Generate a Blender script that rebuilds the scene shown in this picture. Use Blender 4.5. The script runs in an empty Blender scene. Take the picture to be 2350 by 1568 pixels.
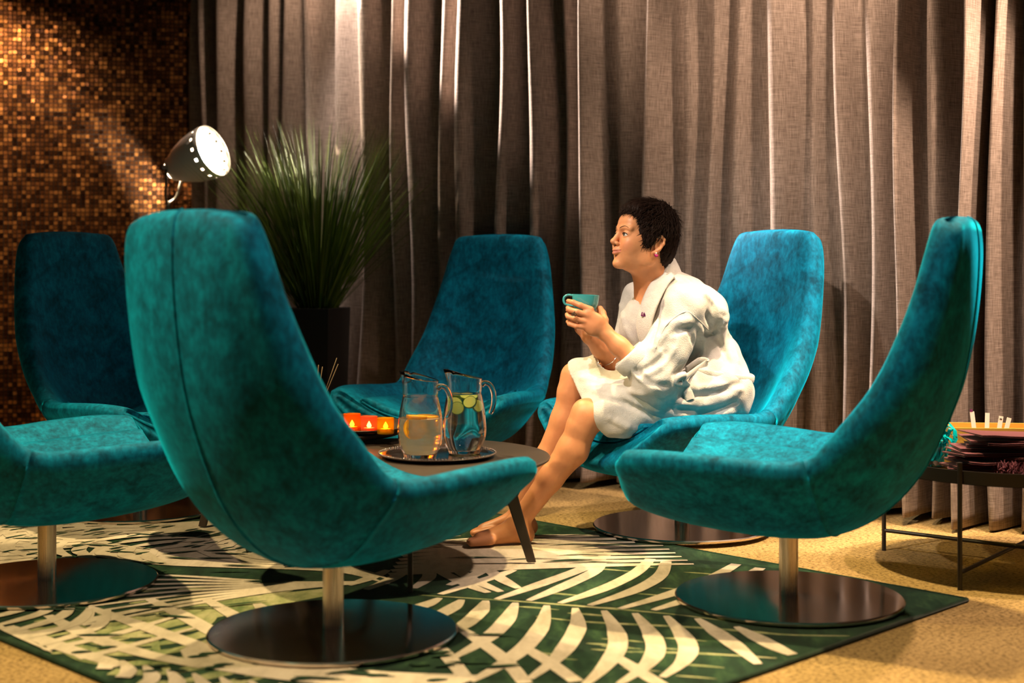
import bpy, math, random
import numpy as np
from mathutils import Vector, Matrix

random.seed(7)
rng = np.random.default_rng(7)
scene = bpy.context.scene
COL = scene.collection

# ------------------------------------------------------------------ camera
FPX, HOR, EYE = 3264.0, 600.0, 1.0          # focal length in px, horizon row, eye height (m)
cam_d = bpy.data.cameras.new('camera')
cam = bpy.data.objects.new('camera', cam_d)
COL.objects.link(cam)
cam.location = (0, 0, EYE)
cam.rotation_euler = (math.radians(90), 0, 0)
cam_d.sensor_width = 36.0
cam_d.lens = FPX * 36.0 / 2350.0
cam_d.shift_y = -(784.0 - HOR) / 2350.0
cam_d.clip_start = 0.05
cam_d.dof.use_dof = True
cam_d.dof.focus_distance = 5.0
cam_d.dof.aperture_fstop = 2.0
scene.camera = cam

# ------------------------------------------------------------------ world, exposure
world = bpy.data.worlds.new('world')
scene.world = world
world.use_nodes = True
bg = world.node_tree.nodes['Background']
bg.inputs[0].default_value = (1.0, 0.72, 0.5, 1)
bg.inputs[1].default_value = 0.025
vs = scene.view_settings
vs.view_transform = 'Standard'
vs.look = 'None'
vs.gamma = 1.0
vs.exposure = 0.05
vs.use_curve_mapping = False

WARM = (1.0, 0.66, 0.36)
SOFT = (1.0, 0.74, 0.50)

def spot(name, loc, tgt, watts, deg, blend=0.35, col=WARM, rad=0.04):
    d = bpy.data.lights.new(name, 'SPOT')
    d.energy = watts
    d.spot_size = math.radians(deg)
    d.spot_blend = blend
    d.color = col
    d.shadow_soft_size = rad
    o = bpy.data.objects.new(name, d)
    COL.objects.link(o)
    o.location = loc
    o.rotation_euler = (Vector(tgt) - Vector(loc)).to_track_quat('-Z', 'Y').to_euler()
    return o

# ceiling downlights of the lounge
YEL = (1.0, 0.74, 0.36)
PINK = (1.0, 0.72, 0.52)
KEYC = (1.0, 0.84, 0.70)
spot('ceiling_spot_key', (-0.85, 3.35, 2.95), (0.88, 5.32, 0.80), 345, 37, 0.7, KEYC)
spot('ceiling_spot_table', (-0.75, 5.45, 2.95), (-0.7, 4.5, 0.2), 420, 66, 0.5, YEL)
spot('ceiling_spot_side', (1.95, 4.62, 2.95), (1.60, 4.75, 0.0), 380, 66, 0.35, PINK)
spot('ceiling_spot_front', (1.15, 4.35, 2.95), (1.05, 3.9, 0.0), 500, 64, 0.3, YEL)
spot('ceiling_spot_left', (-2.3, 3.0, 2.95), (-1.1, 3.8, 0.3), 440, 64, 0.4, YEL)
spot('ceiling_spot_centre', (0.35, 2.7, 2.95), (0.2, 3.7, 0.0), 150, 70, 0.4, PINK)
spot('ceiling_spot_curtain', (2.35, 4.70, 2.95), (2.05, 5.30, 1.5), 520, 66, 0.8, PINK)
spot('ceiling_spot_wash', (-0.55, 4.35, 2.95), (1.25, 5.85, 2.25), 270, 56, 0.8, PINK)
spot('ceiling_spot_curtain', (1.35, 5.25, 2.95), (1.05, 5.80, 1.5), 170, 66, 0.9, PINK)
spot('ceiling_spot_curtain', (0.62, 6.02, 2.95), (0.25, 6.42, 1.6), 60, 60, 0.9, PINK)
spot('ceiling_spot_graze', (-1.45, 7.24, 2.92), (-0.35, 6.86, 2.30), 2600, 32, 0.4, (1.0, 0.86, 0.76), 0.03)
spot('ceiling_spot_graze', (-0.92, 7.08, 2.92), (-0.70, 7.06, 1.50), 650, 31, 0.5, (1.0, 0.86, 0.76), 0.03)
spot('ceiling_spot_curtain', (-1.0, 6.95, 2.95), (-1.65, 7.6, 1.2), 60, 80, 0.9, PINK)
spot('ceiling_spot_tiles', (-3.15, 5.6, 2.95), (-2.95, 7.6, 1.5), 360, 46, 0.8, WARM)
spot('ceiling_spot_tiles', (-2.75, 4.6, 2.95), (-2.6, 7.6, 1.5), 100, 30, 0.8, SOFT)

# ------------------------------------------------------------------ helpers
def P(px, py, d):
    """world point seen at photo pixel (px, py) when it lies d metres in front of the lens"""
    return Vector(((px - 1175.0) / FPX * d, d, EYE - (py - HOR) / FPX * d))

def G(px, py, z=0.0):
    d = FPX * (EYE - z) / (py - HOR)
    return Vector(((px - 1175.0) / FPX * d, d, z))

def link(name, me, mat=None, parent=None):
    o = bpy.data.objects.new(name, me)
    COL.objects.link(o)
    if mat is not None and len(me.materials) == 0:
        me.materials.append(mat)
    if parent is not None:
        o.parent = parent
    return o

def mesh(name, verts, faces, mat=None, parent=None, smooth=True):
    me = bpy.data.meshes.new(name)
    me.from_pydata([tuple(v) for v in verts], [], [tuple(f) for f in faces])
    if smooth:
        me.polygons.foreach_set('use_smooth', [True] * len(me.polygons))
    me.update()
    return link(name, me, mat, parent)

def empty(name, loc=(0, 0, 0), rz=0.0):
    o = bpy.data.objects.new(name, None)
    COL.objects.link(o)
    o.location = loc
    o.rotation_euler = (0, 0, rz)
    o.empty_display_size = 0.1
    return o

def tag(o, label, cat, group=None, kind=None):
    o['label'] = label
    o['category'] = cat
    if group:
        o['group'] = group
    if kind:
        o['kind'] = kind
    return o

def struct(o, label, cat):
    o['kind'] = 'structure'
    o['label'] = label
    o['category'] = cat
    return o

class MB:
    """collects vertices and faces of one part"""
    def __init__(s):
        s.v = []; s.f = []
    def add(s, verts, faces):
        n = len(s.v)
        s.v += [tuple(v) for v in verts]
        s.f += [tuple(i + n for i in f) for f in faces]
        return s
    def box(s, c, size, rot=None):
        hx, hy, hz = size[0] / 2, size[1] / 2, size[2] / 2
        vs_ = [Vector((x, y, z)) for x in (-hx, hx) for y in (-hy, hy) for z in (-hz, hz)]
        if rot is not None:
            vs_ = [rot @ v for v in vs_]
        vs_ = [v + Vector(c) for v in vs_]
        return s.add(vs_, [(0, 1, 3, 2), (4, 6, 7, 5), (0, 4, 5, 1), (2, 3, 7, 6), (0, 2, 6, 4), (1, 5, 7, 3)])
    def tube(s, pts, rad, n=12, cap=True):
        pts = [Vector(p) for p in pts]
        rads = list(rad) if hasattr(rad, '__len__') else [rad] * len(pts)
        t0 = (pts[1] - pts[0]).normalized()
        up = Vector((0, 0, 1)) if abs(t0.z) < 0.9 else Vector((1, 0, 0))
        nrm = t0.cross(up).normalized()
        V = []
        for i, p in enumerate(pts):
            t = (pts[min(i + 1, len(pts) - 1)] - pts[max(i - 1, 0)]).normalized()
            nrm = (nrm - t * nrm.dot(t)).normalized()
            b = t.cross(nrm)
            for k in range(n):
                a = 2 * math.pi * k / n
                V.append(p + (nrm * math.cos(a) + b * math.sin(a)) * rads[i])
        F = []
        for i in range(len(pts) - 1):
            for k in range(n):
                F.append((i * n + k, i * n + (k + 1) % n, (i + 1) * n + (k + 1) % n, (i + 1) * n + k))
        if cap:
            F.append(tuple(range(n - 1, -1, -1)))
            F.append(tuple((len(pts) - 1) * n + k for k in range(n)))
        return s.add(V, F)
    def lathe(s, prof, n=40, c=(0, 0, 0), close=False):
        V = []; F = []
        for r, z in prof:
            for k in range(n):
                a = 2 * math.pi * k / n
                V.append((c[0] + r * math.cos(a), c[1] + r * math.sin(a), c[2] + z))
        m = len(prof)
        for i in range(m if close else m - 1):
            j = (i + 1) % m
            for k in range(n):
                F.append((i * n + k, i * n + (k + 1) % n, j * n + (k + 1) % n, j * n + k))
        if not close:
            if prof[0][0] > 1e-6: F.append(tuple(range(n - 1, -1, -1)))
            if prof[-1][0] > 1e-6: F.append(tuple((m - 1) * n + k for k in range(n)))
        return s.add(V, F)
    def build(s, name, mat, parent=None, smooth=True, angle=None):
        o = mesh(name, s.v, s.f, mat, parent, smooth)
        if angle is not None and smooth:
            try:
                o.data.set_sharp_from_angle(angle=math.radians(angle))
            except Exception:
                pass
        return o

def catmull(pts, n):
    pts = np.array(pts, float)
    m = len(pts)
    ts = np.linspace(0, m - 1, n)
    out = []
    for t in ts:
        i = min(int(t), m - 2); u = t - i
        p0 = pts[max(i - 1, 0)]; p1 = pts[i]; p2 = pts[i + 1]; p3 = pts[min(i + 2, m - 1)]
        out.append(0.5 * ((2 * p1) + (-p0 + p2) * u + (2 * p0 - 5 * p1 + 4 * p2 - p3) * u ** 2 + (-p0 + 3 * p1 - 3 * p2 + p3) * u ** 3))
    return np.array(out)

# ------------------------------------------------------------------ materials
class NT:
    def __init__(s, name):
        s.m = bpy.data.materials.new(name)
        s.m.use_nodes = True
        s.t = s.m.node_tree
        s.b = s.t.nodes['Principled BSDF']
    def n(s, typ, **kw):
        x = s.t.nodes.new(typ)
        for k, v in kw.items():
            setattr(x, k, v)
        return x
    def l(s, a, b):
        s.t.links.new(a, b)
    def set(s, **kw):
        names = dict(base='Base Color', rough='Roughness', metal='Metallic', ior='IOR', trans='Transmission Weight',
                     sheen='Sheen Weight', sheent='Sheen Tint', sheenr='Sheen Roughness', spec='Specular IOR Level',
                     sss='Subsurface Weight', sssr='Subsurface Radius', ssss='Subsurface Scale', emit='Emission Color',
                     emits='Emission Strength', aniso='Anisotropic', coat='Coat Weight', coatr='Coat Roughness', alpha='Alpha')
        for k, v in kw.items():
            if isinstance(v, tuple) and len(v) == 3 and k in ('base', 'sheent', 'emit'):
                v = v + (1.0,)
            s.b.inputs[names[k]].default_value = v
        return s
    def coords(s, kind='Object', scale=(1, 1, 1)):
        tc = s.n('ShaderNodeTexCoord')
        mp = s.n('ShaderNodeMapping')
        mp.inputs['Scale'].default_value = scale
        s.l(tc.outputs[kind], mp.inputs['Vector'])
        return mp.outputs['Vector']
    def noise(s, vec, scale, detail=3.0, rough=0.55, dist=0.0):
        x = s.n('ShaderNodeTexNoise')
        x.inputs['Scale'].default_value = scale
        x.inputs['Detail'].default_value = detail
        x.inputs['Roughness'].default_value = rough
        x.inputs['Distortion'].default_value = dist
        s.l(vec, x.inputs['Vector'])
        return x.outputs['Fac']
    def ramp(s, fac, stops):
        r = s.n('ShaderNodeValToRGB')
        e = r.color_ramp.elements
        while len(e) < len(stops):
            e.new(0.5)
        for el, (p, c) in zip(e, stops):
            el.position = p
            el.color = tuple(c) + (1.0,) if len(c) == 3 else c
        s.l(fac, r.inputs['Fac'])
        return r.outputs['Color']
    def math(s, op, a, b):
        x = s.n('ShaderNodeMath', operation=op)
        for i, v in enumerate((a, b)):
            if isinstance(v, (int, float)):
                x.inputs[i].default_value = v
            else:
                s.l(v, x.inputs[i])
        return x.outputs[0]
    def mix(s, fac, a, b, mode='MIX'):
        x = s.n('ShaderNodeMix', data_type='RGBA', blend_type=mode)
        for sock, v in ((x.inputs[0], fac), (x.inputs[6], a), (x.inputs[7], b)):
            if isinstance(v, (int, float)):
                sock.default_value = v
            elif isinstance(v, tuple):
                sock.default_value = v + (1.0,) if len(v) == 3 else v
            else:
                s.l(v, sock)
        return x.outputs[2]
    def bump(s, h, strength=0.3, dist=0.002):
        x = s.n('ShaderNodeBump')
        x.inputs['Strength'].default_value = strength
        x.inputs['Distance'].default_value = dist
        s.l(h, x.inputs['Height'])
        s.l(x.outputs['Normal'], s.b.inputs['Normal'])
        return s
    def base(s, col):
        s.l(col, s.b.inputs['Base Color'])
        return s

M = {}
def simple(name, base, rough=0.5, metal=0.0, **kw):
    M[name] = NT(name).set(base=base, rough=rough, metal=metal, **kw).m
    return M[name]

def velvet():
    t = NT('teal_velvet')
    v = t.coords('Object', (1, 1, 1))
    n1 = t.noise(v, 14, 4, 0.65, 0.6)
    n2 = t.noise(t.coords('Object', (1.5, 1.5, 0.8)), 46, 3, 0.6)
    f = t.math('ADD', t.math('MULTIPLY', n1, 0.6), t.math('MULTIPLY', n2, 0.4))
    c = t.ramp(f, [(0.35, (0.0, 0.055, 0.104)), (0.50, (0.0, 0.135, 0.250)), (0.67, (0.0, 0.27, 0.48))])
    t.base(c)
    t.set(rough=0.75, spec=0.12, sheen=0.8, sheent=(0.0, 0.58, 0.95), sheenr=0.36)
    t.bump(n2, 0.25, 0.002)
    M['velvet'] = t.m
velvet()

def curtain_mat():
    t = NT('taupe_curtain')
    uv = t.n('ShaderNodeUVMap').outputs['UV']
    def st(sx, sy, det=2.0):
        mp = t.n('ShaderNodeMapping')
        mp.inputs['Scale'].default_value = (sx, sy, 1)
        t.l(uv, mp.inputs['Vector'])
        return t.noise(mp.outputs['Vector'], 1.0, det, 0.6)
    f = t.math('ADD', t.math('MULTIPLY', st(260, 14), 0.5), t.math('MULTIPLY', st(14, 300), 0.5))
    c = t.ramp(f, [(0.36, (0.125, 0.092, 0.074)), (0.5, (0.215, 0.165, 0.135)), (0.64, (0.32, 0.25, 0.21))])
    t.base(c)
    t.set(rough=0.9, spec=0.1, sheen=0.12, sheent=(0.6, 0.5, 0.45), sheenr=0.5)
    t.bump(f, 0.3, 0.0015)
    M['curtain'] = t.m
curtain_mat()

def carpet_mat():
    t = NT('gold_carpet')
    v = t.coords('Object')
    big = t.noise(v, 2.5, 3)
    sp = t.noise(t.coords('Object', (1.0, 1.6, 1.0)), 75, 3, 0.65)
    base = t.ramp(big, [(0.3, (0.34, 0.225, 0.085)), (0.7, (0.47, 0.32, 0.13))])
    dark = t.ramp(sp, [(0.40, (0.22, 0.20, 0.17)), (0.52, (1, 1, 1))])
    t.base(t.mix(0.85, base, dark, 'MULTIPLY'))
    t.set(rough=0.95, spec=0.05, sheen=0.15, sheent=(0.9, 0.75, 0.5))
    t.bump(t.noise(v, 150, 3), 0.8, 0.006)
    M['carpet'] = t.m
carpet_mat()

def rug_mat(name, lo, mid, hi, sc):
    t = NT(name)
    v = t.coords('Object', (1, 1, 1))
    n = t.noise(t.coords('Object', (1.0, 0.35, 1)), sc, 5, 0.7, 0.4)
    t.base(t.ramp(n, [(0.33, lo), (0.52, mid), (0.70, hi)]))
    t.set(rough=0.95, spec=0.05, sheen=0.1)
    t.bump(t.noise(v, 420, 2), 0.5, 0.002)
    M[name] = t.m
rug_mat('rug_green', (0.006, 0.018, 0.010), (0.012, 0.038, 0.019), (0.036, 0.085, 0.035), 16)
rug_mat('rug_cream', (0.40, 0.35, 0.26), (0.56, 0.49, 0.38), (0.64, 0.57, 0.45), 14)
rug_mat('rug_pale', (0.10, 0.15, 0.055), (0.30, 0.32, 0.15), (0.48, 0.45, 0.27), 11)
rug_mat('rug_edge', (0.008, 0.022, 0.012), (0.013, 0.037, 0.020), (0.020, 0.05, 0.028), 30)

def brushed(name, col, rough, radial):
    t = NT(name)
    t.set(base=col, metal=1.0, rough=rough, aniso=0.75 if radial else 0.5)
    tg = t.n('ShaderNodeTangent', direction_type='RADIAL', axis='Z')
    t.l(tg.outputs['Tangent'], t.b.inputs['Tangent'])
    if not radial:
        n = t.noise(t.coords('Object', (300, 300, 6)), 1.0, 2)
        t.l(t.ramp(n, [(0.3, (rough * .7,) * 3), (0.7, (rough * 1.4,) * 3)]), t.b.inputs['Roughness'])
    M[name] = t.m
brushed('steel_disc', (0.72, 0.63, 0.58), 0.13, True)
brushed('steel_post', (0.62, 0.54, 0.46), 0.30, False)

simple('black_metal', (0.018, 0.014, 0.012), 0.45)
simple('black_wood', (0.040, 0.027, 0.020), 0.40)
simple('planter_black', (0.010, 0.009, 0.009), 0.45)
simple('planter_grey', (0.030, 0.026, 0.023), 0.5)
simple('silver', (0.80, 0.74, 0.74), 0.13, 1.0)
simple('lamp_grey', (0.080, 0.066, 0.050), 0.45)
simple('chrome', (0.75, 0.7, 0.65), 0.15, 1.0)
simple('glass', (1, 1, 1), 0.0, 0.0, trans=1.0, ior=1.47)
simple('water', (0.97, 1.0, 0.99), 0.0, 0.0, trans=1.0, ior=1.33)
simple('lemon_water', (0.95, 0.88, 0.68), 0.06, 0.0, trans=0.66, ior=1.33)
simple('smoke_glass', (0.50, 0.42, 0.10), 0.0, 0.0, trans=1.0, ior=1.05)
simple('cup_teal', (0.055, 0.335, 0.36), 0.18, coat=0.5, coatr=0.05)
simple('porcelain', (0.75, 0.85, 0.85), 0.2)
simple('ceiling_paint', (0.10, 0.08, 0.065), 0.9)
simple('wall_dark', (0.06, 0.045, 0.035), 0.9)
simple('grout', (0.010, 0.006, 0.004), 0.9)
simple('burgundy', (0.115, 0.017, 0.028), 0.8, sheen=0.2)
simple('burgundy_fibre', (0.10, 0.012, 0.030), 0.8)
simple('yellow_wood', (0.62, 0.33, 0.055), 0.5)
simple('white_card', (0.80, 0.76, 0.74), 0.6)
simple('print_dark', (0.03, 0.025, 0.025), 0.6)
simple('teal_film', (0.0, 0.33, 0.36), 0.18, coat=0.6, coatr=0.1)
simple('orange_flesh', (0.98, 0.46, 0.01), 0.4, sss=0.15, ssss=0.01)
simple('orange_peel', (0.95, 0.36, 0.005), 0.4)
simple('cucumber_flesh', (0.80, 0.86, 0.22), 0.35, sss=0.15, ssss=0.01)
simple('cucumber_skin', (0.10, 0.22, 0.012), 0.4)
simple('reed', (0.20, 0.14, 0.08), 0.8)
simple('wax', (0.85, 0.75, 0.6), 0.5)
simple('soil', (0.02, 0.014, 0.01), 0.95)
simple('hair_dark', (0.016, 0.007, 0.004), 0.6, spec=0.12)
simple('brow', (0.085, 0.035, 0.014), 0.7)
simple('magenta', (0.55, 0.01, 0.16), 0.3)
simple('purple_thread', (0.14, 0.006, 0.10), 0.7)
simple('dark_gem', (0.16, 0.14, 0.11), 0.2, 0.9)
simple('flame', (1, 0.8, 0.4), 0.5, emit=(1.0, 0.62, 0.24), emits=55.0)
simple('bulb', (1, 1, 1), 0.5, emit=(1.0, 0.93, 0.82), emits=110.0)

def candle_glass(name, col):
    t = NT(name).set(base=col, rough=0.3, trans=0.80, ior=1.02)
    M[name] = t.m
candle_glass('candle_orange', (1.0, 0.30, 0.02))
candle_glass('candle_pink', (1.0, 0.26, 0.12))
candle_glass('candle_amber', (0.85, 0.45, 0.01))

def tile_mat():
    t = NT('copper_tile')
    g = t.n('ShaderNodeNewGeometry')
    oi = t.n('ShaderNodeObjectInfo')
    r = t.math('FRACT', t.math('ADD', g.outputs['Random Per Island'], oi.outputs['Random']), 0)
    c = t.ramp(r, [(0.0, (0.035, 0.012, 0.004)), (0.35, (0.13, 0.046, 0.014)), (0.7, (0.30, 0.11, 0.03)), (1.0, (0.62, 0.26, 0.07))])
    t.base(c)
    t.set(rough=0.24, metal=0.85, spec=0.5)
    M['tile'] = t.m
tile_mat()

def grass_mat():
    t = NT('grass_blade')
    g = t.n('ShaderNodeNewGeometry')
    c = t.ramp(g.outputs['Random Per Island'], [(0.0, (0.022, 0.040, 0.004)), (0.5, (0.055, 0.095, 0.008)), (1.0, (0.13, 0.18, 0.016))])
    t.base(c)
    t.set(rough=0.45, spec=0.3)
    M['grass'] = t.m
grass_mat()

def skin_mat():
    t = NT('skin')
    a = t.n('ShaderNodeAttribute', attribute_name='tint')
    n = t.noise(t.coords('Object'), 60, 3)
    c = t.mix(0.25, a.outputs['Color'], t.ramp(n, [(0.3, (0.80, 0.62, 0.55)), (0.7, (1, 1, 1))]), 'MULTIPLY')
    t.base(c)
    t.set(rough=0.45, spec=0.35, sss=0.10, ssss=0.004, sssr=(1.0, 0.35, 0.18))
    M['skin'] = t.m
skin_mat()

def terry():
    t = NT('white_terry')
    v = t.coords('Object')
    n = t.noise(v, 260, 3, 0.7)
    t.base(t.ramp(t.noise(v, 30, 4), [(0.3, (0.50, 0.485, 0.465)), (0.7, (0.60, 0.585, 0.565))]))
    t.set(rough=0.95, spec=0.05, sheen=0.35, sheent=(1, 0.95, 0.9), sheenr=0.5)
    t.bump(n, 0.55, 0.004)
    M['terry'] = t.m
terry()

# ------------------------------------------------------------------ room shell
def quad_slab(name, corners, thick, mat):
    """flat slab under the given corners (z of the corners is the top)"""
    n = len(corners)
    V = [Vector(c) for c in corners] + [Vector(c) - Vector((0, 0, thick)) for c in corners]
    F = [tuple(range(n)), tuple(range(2 * n - 1, n - 1, -1))] + [(i, i + n, (i + 1) % n + n, (i + 1) % n) for i in range(n)]
    return mesh(name, V, F, mat, smooth=False)

struct(quad_slab('floor', [(-5, -1.5, 0), (5, -1.5, 0), (5, 9.5, 0), (-5, 9.5, 0)], 0.1, M['carpet']),
       'golden flecked carpet floor running under the patterned rug', 'floor')
struct(quad_slab('ceiling', [(-5, -1.5, 3.1), (5, -1.5, 3.1), (5, 9.5, 3.1), (-5, 9.5, 3.1)], 0.1, M['ceiling_paint']),
       'dark ceiling of the lounge above the curtain', 'ceiling')

# curtain line on the floor and tile wall line
CU_A = Vector((0.29, 6.46)); CU_DIR = Vector((1.35, -0.91)).normalized(); CU_N = Vector((CU_DIR.y, -CU_DIR.x)) # N towards the camera
if CU_N.y > 0: CU_N = -CU_N

def line_at_px(px, off=0.0):
    """parameter along the curtain line where the view column px meets it"""
    k = (px - 1175.0) / FPX
    a = CU_A + CU_N * off
    # a.x + t dx = k (a.y + t dy)
    return (k * a.y - a.x) / (CU_DIR.x - k * CU_DIR.y)

def wall_slab(name, a, b, z0, z1, th, mat, side):
    a = Vector(a); b = Vector(b)
    d = (b - a).normalized(); n = Vector((d.y, -d.x)) * side
    V = []
    for z in (z0, z1):
        for p in (a, b, b - n * th, a - n * th):
            V.append((p.x, p.y, z))
    F = [(3, 2, 1, 0), (4, 5, 6, 7), (0, 1, 5, 4), (1, 2, 6, 5), (2, 3, 7, 6), (3, 0, 4, 7)]
    return mesh(name, V, F, mat, smooth=False)

ca = CU_A + CU_DIR * (line_at_px(380)) - CU_N * 0.16
cb = CU_A + CU_DIR * 4.3 - CU_N * 0.16
struct(wall_slab('wall_back', ca, cb, 0, 3.1, 0.1, M['wall_dark'], 1), 'dark wall hidden behind the taupe curtain', 'wall')

# ------------------------------------------------------------------ curtain
def make_curtain():
    edges = [440, 478, 512, 571, 619, 656, 709, 772, 838, 905, 946, 1014, 1063, 1148, 1224, 1292, 1352, 1419, 1492, 1571, 1630, 1680,
             1758, 1850, 1920, 1992, 2082, 2142, 2228, 2282, 2350, 2440, 2540, 2640, 2760]
    depth = [.05, .08, .09, .06, .05, .07, .09, .07, .10, .06, .09, .06, .12, .10, .10, .06, .12, .06, .10, .05, .07,
             .06, .09, .05, .08, .09, .17, .12, .18, .12, .10, .10, .10, .10]
    ts = [line_at_px(e) for e in edges]
    S = []; off = []; pk = []
    NP = 22
    for i in range(len(edges) - 1):
        for k in range(NP):
            u = k / NP
            S.append(ts[i] + (ts[i + 1] - ts[i]) * u)
            # steep left flank, round front, softer right flank
            w = (0.5 - 0.5 * math.cos(2 * math.pi * u ** 0.62)) ** 0.8
            off.append(w * depth[i] * 1.3 - 0.02)
            pk.append(i)
    S.append(ts[-1]); off.append(0.0)
    S = np.array(S); off = np.array(off)
    n = len(S)
    NZ = 46
    zs = np.concatenate([[0.02], np.linspace(0.06, 3.08, NZ - 1)])
    V = []; UV = []
    arc = np.concatenate([[0], np.cumsum(np.hypot(np.diff(S), np.diff(off)))])
    for j, z in enumerate(zs):
        lo = max(0.0, 1.0 - z / 0.9)
        sw = 0.014 * np.sin(S * 5.3 + z * 1.7) + 0.010 * np.sin(S * 17.0 - z * 2.3) * (1 + lo)
        amp = 1.0 + 0.22 * np.sin(S * 3.1 + 1.0) * (1 - z / 3.1) + 0.28 * lo
        tt = S + sw
        oo = off * amp + 0.006 * np.sin(S * 41 + z * 4)
        hz = z + (0.012 * np.sin(S * 9) if j == 0 else 0)
        for i in range(n):
            p = CU_A + CU_DIR * float(tt[i]) + CU_N * float(oo[i])
            V.append((p.x, p.y, float(hz[i]) if j == 0 else z))
            UV.append((float(arc[i]), z))
    F = []
    for j in range(NZ - 1):
        for i in range(n - 1):
            a = j * n + i
            F.append((a, a + 1, a + n + 1, a + n))
    o = mesh('curtain', V, F, M['curtain'])
    uvl = o.data.uv_layers.new(name='UVMap')
    li = np.empty(len(o.data.loops), dtype=np.int32)
    o.data.loops.foreach_get('vertex_index', li)
    uvl.data.foreach_set('uv', np.array(UV, dtype=np.float32)[li].ravel())
    md = o.modifiers.new('thickness', 'SOLIDIFY')
    md.thickness = 0.004
    tag(o, 'floor-length taupe woven curtain hanging in deep folds behind the lounge chairs', 'curtain')
make_curtain()

# ------------------------------------------------------------------ mosaic wall
def make_tiles():
    pc = CU_A + CU_DIR * line_at_px(452)
    a = Vector((pc.x, pc.y - 0.02))
    d = Vector((-0.985, -0.17)).normalized()
    n = Vector((d.y, -d.x))
    if n.y > 0: n = -n
    L = 1.62
    w = wall_slab('wall_left', a + d * (-0.15), a + d * L, 0, 3.1, 0.1, M['grout'], 1 if Vector((d.y, -d.x)).dot(n) > 0 else -1)
    struct(w, 'wall of small coppery mosaic tiles left of the curtain', 'wall')
    pitch, s, th = 0.0235, 0.0206, 0.004
    NX = int(L / pitch); NZ_ = int(2.62 / pitch)
    h = s / 2
    c = h * 0.9
    base_v = [(-h, 0, -h), (h, 0, -h), (h, 0, h), (-h, 0, h), (-c, th, -c), (c, th, -c), (c, th, c), (-c, th, c)]
    base_f = [(4, 5, 6, 7), (0, 1, 5, 4), (1, 2, 6, 5), (2, 3, 7, 6), (3, 0, 4, 7)]
    me = bpy.data.meshes.new('tile')
    # local y is the wall normal; local x along the wall
    me.from_pydata(base_v, [], [f[::-1] for f in base_f])
    me.materials.append(M['tile'])
    rest = MB()
    basis = Matrix((( d.x, n.x, 0), (d.y, n.y, 0), (0, 0, 1)))
    singles = 0
    for i in range(NX):
        for j in range(NZ_):
            z = 0.02 + (j + 0.5) * pitch
            p = a + d * ((i + 0.5) * pitch)
            ax = rng.normal(0, 0.028); az = rng.normal(0, 0.028)
            R = basis @ (Matrix.Rotation(ax, 3, 'X') @ Matrix.Rotation(az, 3, 'Z'))
            q = Vector((p.x, p.y, z)) + Vector((n.x, n.y, 0)) * 0.0008
            px = 1175 + p.x / p.y * FPX
            if 0 < px < 205 and 1.62 < z < 2.06 and singles < 300:
                o = bpy.data.objects.new('tile', me)
                COL.objects.link(o)
                o.parent = w
                o.matrix_world = Matrix.Translation(q) @ R.to_4x4()
                singles += 1
            else:
                rest.add([q + R @ Vector(v) for v in base_v], [f[::-1] for f in base_f])
    o = rest.build('mosaic_tiles', M['tile'], w, smooth=False)
    o['kind'] = 'stuff'
make_tiles()

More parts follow.
